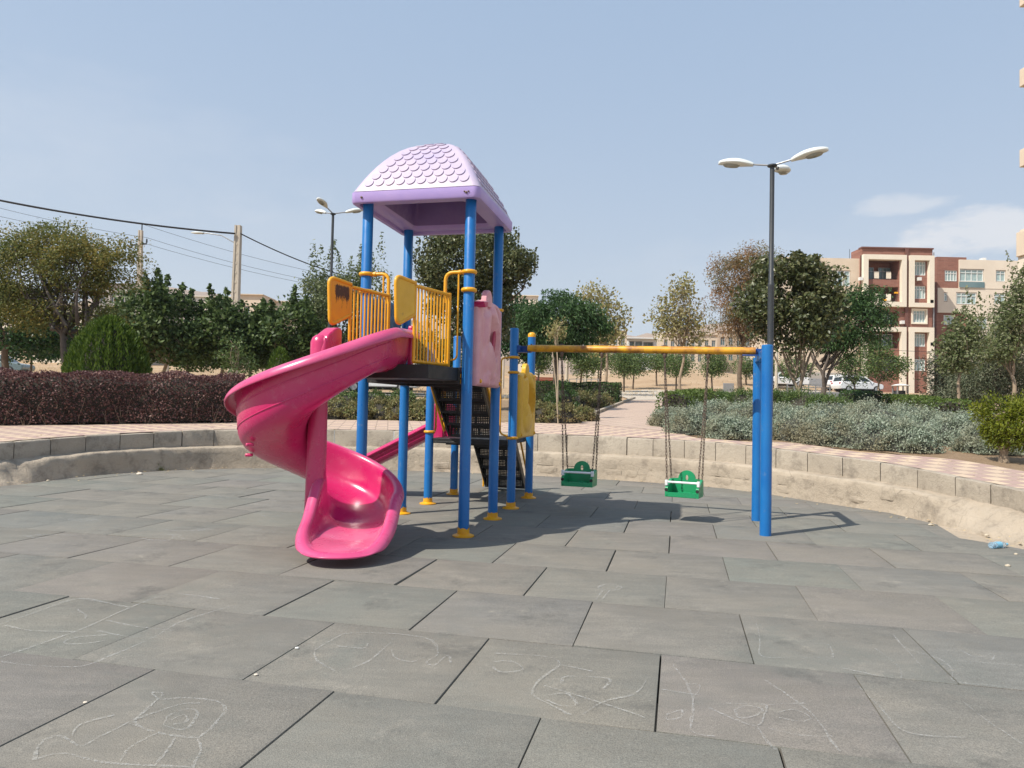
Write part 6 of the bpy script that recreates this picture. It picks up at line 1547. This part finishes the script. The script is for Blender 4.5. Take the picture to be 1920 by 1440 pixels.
for i, (px, py) in enumerate(((1700, 972), (1745, 985), (1850, 1005), (1890, 1062), (1905, 1040), (240, 882), (330, 880), (90, 902))):
    pebble('rubble_stone', ('pale chip near the right wall foot', 'pale chip beside the right wall foot')[0]+(', '+['leftmost', 'second from left', 'just above the bottle', 'below the bottle', 'right of the bottle', '', '', ''][i] if i < 5 else '') if i < 5 else ['pale chip by the left wall, below the hedge end', 'pale chip by the left wall, nearest the slide', 'pale chip by the left wall, farthest left'][i-5], 'stone', px, py, rr.uniform(.015, .035), 'rubble')
# chalk drawings on the rubber tiles
def chalk(label, strokes, w=.012):
    mb = MB(); n0 = 0
    allst = [(st, 1.0) for st in strokes]+[([(x+rr.gauss(0, 1.6), y+rr.gauss(0, .7)) for x, y in st], .6) for st in strokes if rr.random() < .55]
    for st, wk in allst:
        P = [G(*p, .0045) for p in st]; Q = []; ph = rr.uniform(0, 6)
        for i in range(len(P)-1):                        # smooth hand-drawn run
            p0, p1, p2, p3 = P[max(i-1, 0)], P[i], P[i+1], P[min(i+2, len(P)-1)]
            for k_ in range(5):
                t = k_/5; Q.append(.5*((2*p1)+(p2-p0)*t+(2*p0-5*p1+4*p2-p3)*t*t+(3*p1-p0-3*p2+p3)*t**3)+Vector((rr.gauss(0, .0015), rr.gauss(0, .0015), 0)))
        Q.append(P[-1]); L = []; Rr = []
        for i, q in enumerate(Q):
            d = (Q[min(i+1, len(Q)-1)]-Q[max(i-1, 0)]); d.z = 0
            s = Vector((-d.y, d.x, 0)).normalized()*(w*.5*wk*rr.uniform(.6, 1.2)*(1+.5*math.sin(i*.45+ph))); L.append(q+s); Rr.append(q-s)
        mb.grid([[a, b] for a, b in zip(L, Rr)])
    return tag(mb.build('chalk_drawing', M['chalk'], smooth=0, fix=False), label, 'chalk drawing', 'chalk drawings on the rubber tiles')
chalk('chalk animal figure with long legs at the bottom left', [[(285, 1298), (300, 1310), (345, 1308), (405, 1314), (420, 1330), (400, 1360), (372, 1385), (378, 1400), (360, 1440)], [(285, 1298), (305, 1300), (280, 1325), (250, 1352)], [(65, 1425), (70, 1400), (90, 1383), (115, 1380), (140, 1395), (155, 1398)], [(135, 1380), (150, 1358), (215, 1340)], [(155, 1398), (240, 1355), (290, 1335), (340, 1320), (375, 1318)],
      [(240, 1355), (300, 1375), (372, 1383)], [(330, 1380), (315, 1405), (290, 1435)], [(300, 1372), (245, 1400), (225, 1428)], [(70, 1422), (120, 1412), (200, 1430), (360, 1438)], [(310, 1345), (345, 1330), (370, 1335), (350, 1366), (310, 1360), (315, 1342)], [(320, 1350), (345, 1340), (350, 1352), (325, 1358)], [(250, 1352), (270, 1365), (310, 1375)]], .010)
chalk('large looping chalk outline on the left tiles', [[(0, 1170), (60, 1150), (150, 1122), (230, 1138)], [(150, 1122), (200, 1130), (245, 1139)], [(0, 1232), (60, 1212), (150, 1180), (230, 1145), (285, 1122)], [(0, 1240), (60, 1247), (150, 1249), (210, 1228), (290, 1194), (340, 1165), (430, 1137)], [(10, 1172), (60, 1182), (140, 1184)], [(145, 1142), (158, 1152), (160, 1160)], [(200, 1163), (260, 1175), (325, 1182)], [(185, 1182), (230, 1192), (290, 1195)], [(200, 1190), (140, 1195), (120, 1205), (150, 1207), (200, 1200)], [(285, 1122), (330, 1113), (410, 1123)]], .013)
chalk('chalk face outline on the tile left of centre', [[(590, 1218), (640, 1190), (655, 1187), (700, 1186), (760, 1190), (810, 1200), (822, 1225), (800, 1240), (815, 1247), (840, 1228), (845, 1242)], [(590, 1218), (595, 1238), (628, 1258)], [(632, 1211), (680, 1215), (690, 1207)], [(650, 1255), (690, 1240), (720, 1215), (732, 1205)], [(735, 1217), (740, 1232), (770, 1240), (800, 1230)]], .009)
chalk('small chalk lollipop flower on the middle right tile', [[(1125, 1100), (1140, 1095), (1160, 1098), (1165, 1103), (1145, 1107), (1122, 1103), (1130, 1096), (1155, 1094)], [(1130, 1107), (1118, 1122)], [(1142, 1107), (1130, 1124)], [(1128, 1100), (1150, 1104), (1160, 1098)]], .010)
chalk('chalk figure with round eyes beside the dark upright joint', [[(1262, 1246), (1285, 1278), (1300, 1305), (1312, 1285), (1290, 1282)], [(1240, 1292), (1290, 1300), (1310, 1302)], [(1300, 1305), (1300, 1340), (1298, 1372), (1340, 1380)], [(1255, 1338), (1280, 1330), (1275, 1345), (1250, 1348), (1252, 1336)], [(1330, 1326), (1370, 1345), (1420, 1360), (1435, 1335), (1438, 1320)], [(1378, 1330), (1400, 1322), (1430, 1330), (1415, 1342), (1385, 1345), (1378, 1330)], [(1460, 1335), (1490, 1330), (1520, 1345), (1500, 1352), (1460, 1345)], [(1435, 1275), (1480, 1305), (1525, 1340), (1560, 1390), (1575, 1408)], [(1420, 1362), (1440, 1390), (1455, 1405)], [(1440, 1365), (1500, 1378), (1560, 1380)], [(1360, 1318), (1440, 1320), (1510, 1318)]], .009)
chalk('chalk fish-like shape left of the dark upright joint', [[(930, 1225), (1020, 1230), (1050, 1245), (1010, 1275), (1000, 1300), (1030, 1320), (1070, 1340)], [(1052, 1246), (1110, 1258)], [(1055, 1280), (1065, 1268), (1140, 1272), (1130, 1292)], [(1020, 1305), (1060, 1300), (1080, 1320), (1050, 1322), (1025, 1312)], [(1090, 1340), (1130, 1316), (1190, 1300), (1212, 1275)], [(1020, 1285), (1130, 1318), (1210, 1345)], [(925, 1240), (960, 1240), (980, 1255), (940, 1260), (922, 1250)]], .009)
chalk('faint chalk box and corner lines on the right tiles', [[(1418, 1168), (1425, 1200), (1428, 1230), (1490, 1232), (1562, 1232)], [(1500, 1208), (1552, 1208), (1562, 1232)], [(1580, 1252), (1630, 1263), (1690, 1273)], [(1690, 1275), (1685, 1250), (1640, 1215)]], .008)
chalk('long chalk wedge lines towards the right edge', [[(1675, 1190), (1700, 1215), (1760, 1235), (1785, 1255), (1790, 1277), (1850, 1284), (1918, 1290)], [(1800, 1218), (1830, 1232), (1862, 1225), (1860, 1238)], [(1610, 1287), (1650, 1325), (1700, 1372), (1810, 1382)], [(1675, 1190), (1690, 1208), (1730, 1250)], [(1805, 1315), (1850, 1350), (1918, 1395)], [(1790, 1238), (1918, 1248)]], .008)
def scribble(cx, cy, w, h, n): 
    out = []
    for i in range(n):
        a = rr.uniform(0, 6.28); out.append([(cx+w*math.cos(a+t*rr.uniform(.8, 1.2))*rr.uniform(.3, 1), cy+h*math.sin(a+t)*rr.uniform(.3, 1)) for t in (0, .6, 1.2, 1.9)])
    return out
for (x, y, w, h, n), lab in zip(((505, 992, 45, 7, 9), (350, 992, 55, 5, 7), (155, 975, 30, 4, 6), (95, 1005, 60, 5, 7), (500, 943, 40, 5, 6), (395, 930, 50, 4, 6), (510, 965, 45, 5, 6), (305, 1008, 55, 8, 5)),
        ('pale chalk scribble ring left of the slide mouth', 'pale chalk smear two tiles left of the slide mouth', 'small white chalk smear near the left edge of the tiles', 'faint chalk scribble at the far left of the tiles', 'faint chalk scribble left of the spiral column', 'far chalk scribble below the purple hedge end', 'middle chalk scribble just above the ring by the slide', 'faint chalk curls nearest the lower dark joints')):
    chalk(lab, scribble(x, y, w, h, n)+[[(x-w, y), (x, y+h*.6), (x+w*.9, y-h*.4)]], .011)
# ================================================================== LIGHT, SKY, CAMERA
EL = math.radians(50.5); sd = Vector((.836*math.cos(EL), .549*math.cos(EL), -math.sin(EL)))
sun = bpy.data.lights.new('sun', 'SUN'); sun.energy = 5.0; sun.angle = math.radians(.53); sun.color = (1, .93, .82)
so = bpy.data.objects.new('sun', sun); col.objects.link(so); so.rotation_euler = sd.to_track_quat('-Z', 'Y').to_euler(); so.location = (-20, -15, 30)
w = bpy.data.worlds.new('World'); sc.world = w; w.use_nodes = True; nt = w.node_tree; bg = nt.nodes['Background']
sky = nt.nodes.new('ShaderNodeTexSky'); sky.sky_type = 'NISHITA'; sky.sun_disc = False
sky.sun_elevation = EL; sky.sun_rotation = math.atan2(-sd.x, -sd.y); sky.altitude = 1200; sky.air_density = 1.0; sky.dust_density = 3.6; sky.ozone_density = 1.4
tc = nt.nodes.new('ShaderNodeTexCoord'); sx = nt.nodes.new('ShaderNodeSeparateXYZ'); nt.links.new(tc.outputs['Generated'], sx.inputs[0])
def wm(op, a, b=0.0, c=None):
    n = nt.nodes.new('ShaderNodeMath'); n.operation = op
    for s, v in zip(n.inputs, (a, b) if c is None else (a, b, c)):
        if isinstance(v, bpy.types.NodeSocket): nt.links.new(v, s)
        else: s.default_value = v
    return n.outputs[0]
def wnoise(scale, stretch, det=6, off=0):
    mp = nt.nodes.new('ShaderNodeMapping'); mp.inputs['Scale'].default_value = (1, 1, stretch); mp.inputs['Location'].default_value = (off, 0, 0)
    nt.links.new(tc.outputs['Generated'], mp.inputs['Vector'])
    n = nt.nodes.new('ShaderNodeTexNoise'); n.inputs['Scale'].default_value = scale; n.inputs['Detail'].default_value = det; n.inputs['Roughness'].default_value = .6
    nt.links.new(mp.outputs['Vector'], n.inputs['Vector']); return n.outputs['Fac']
def blob(px, py, rx, ry):                                # a cloud's place in the sky dome
    d = ray(px, py).normalized(); r = Vector((d.y, -d.x, 0)).normalized(); u = r.cross(d)
    def dot(v):
        n = nt.nodes.new('ShaderNodeVectorMath'); n.operation = 'DOT_PRODUCT'; nt.links.new(tc.outputs['Generated'], n.inputs[0]); n.inputs[1].default_value = v; return n.outputs['Value']
    a = wm('DIVIDE', dot(r), rx/CF); b = wm('DIVIDE', dot(u), ry/CF)
    q = wm('ADD', wm('MULTIPLY', a, a), wm('MULTIPLY', b, b))
    return wm('MULTIPLY', wm('MAXIMUM', wm('SUBTRACT', 1.0, q), 0.0), wm('GREATER_THAN', dot(d), 0.0))
cl = wnoise(11, 2.6); fine = wnoise(5, 3, 5, 3)
def cloud(bl, lo, k): return wm('MULTIPLY', wm('MINIMUM', wm('MAXIMUM', wm('MULTIPLY', wm('SUBTRACT', wm('ADD', wm('MULTIPLY', bl, .45), cl), lo), k), 0.0), 1.0), wm('MINIMUM', wm('MULTIPLY', bl, 4.0), 1.0))
c1 = wm('MULTIPLY', cloud(blob(1835, 440, 120, 52), .64, 5.0), .66)
c2 = wm('MULTIPLY', cloud(blob(1690, 382, 90, 22), .66, 4.0), .42)
c3 = wm('MULTIPLY', cloud(blob(1560, 520, 520, 120), .62, 2.0), .14)
c4 = wm('MULTIPLY', cloud(blob(170, 260, 420, 130), .60, 1.6), .16)
c5 = wm('MULTIPLY', cloud(blob(560, 430, 300, 70), .60, 1.6), .14)
tot = wm('MINIMUM', wm('ADD', wm('ADD', wm('ADD', c1, c2), wm('ADD', c3, c4)), c5), .8)
mix = nt.nodes.new('ShaderNodeMix'); mix.data_type = 'RGBA'; nt.links.new(tot, mix.inputs[0]); 
hz = nt.nodes.new('ShaderNodeMix'); hz.data_type = 'RGBA'                       # dusty haze whitens the whole dome a little
hf = wm('ADD', wm('MULTIPLY', wm('POWER', wm('SUBTRACT', 1.0, wm('MINIMUM', wm('MAXIMUM', sx.outputs['Z'], 0.0), 1.0)), 3.0), .2), .72)
nt.links.new(hf, hz.inputs[0]); nt.links.new(sky.outputs[0], hz.inputs[6]); hc = nt.nodes.new('ShaderNodeMix'); hc.data_type = 'RGBA'; nt.links.new(wm('POWER', wm('SUBTRACT', 1.0, wm('MINIMUM', wm('MAXIMUM', sx.outputs['Z'], 0.0), 1.0)), 3.2), hc.inputs[0])
hc.inputs[6].default_value = (4.0, 5.5, 7.7, 1); hc.inputs[7].default_value = (6.9, 7.35, 7.6, 1); nt.links.new(hc.outputs[2], hz.inputs[7])
nt.links.new(hz.outputs[2], mix.inputs[6]); mix.inputs[7].default_value = (8.2, 8.2, 8.4, 1)
nt.links.new(mix.outputs[2], bg.inputs['Color']); bg.inputs['Strength'].default_value = .090

cam = bpy.data.cameras.new('camera'); co = bpy.data.objects.new('camera', cam); col.objects.link(co); sc.camera = co
cam.sensor_width = 36; cam.lens = CF/1920*36; cam.clip_end = 5000; cam.clip_start = .05
fw = Vector((0, math.cos(PITCH), math.sin(PITCH))); up0 = Vector((0, -math.sin(PITCH), math.cos(PITCH))); r0 = Vector((1, 0, 0))
cr, sr = math.cos(ROLL), math.sin(ROLL); rt_ = r0*cr+up0*sr; up = up0*cr-r0*sr
co.matrix_world = Matrix(((rt_.x, up.x, -fw.x, 0), (rt_.y, up.y, -fw.y, 0), (rt_.z, up.z, -fw.z, CH), (0, 0, 0, 1)))
sc.view_settings.view_transform = 'Standard'; sc.view_settings.look = 'None'; sc.view_settings.exposure = .28; sc.view_settings.gamma = 1

# dusty air: one closed volume round the camera and everything built
hb = MB(); hb.box((0, 380, 90), (3600, 2400, 260)); k = NT('dusty_air'); k.n.remove(k.bs)
pv = k.n.new('ShaderNodeVolumePrincipled'); pv.inputs['Color'].default_value = (.93, .95, .97, 1); pv.inputs['Density'].default_value = .00022; pv.inputs['Anisotropy'].default_value = .3
k.l(pv.outputs[0], k.out.inputs['Volume'])
tag(hb.build('haze', k.m, smooth=0), kind='stuff')
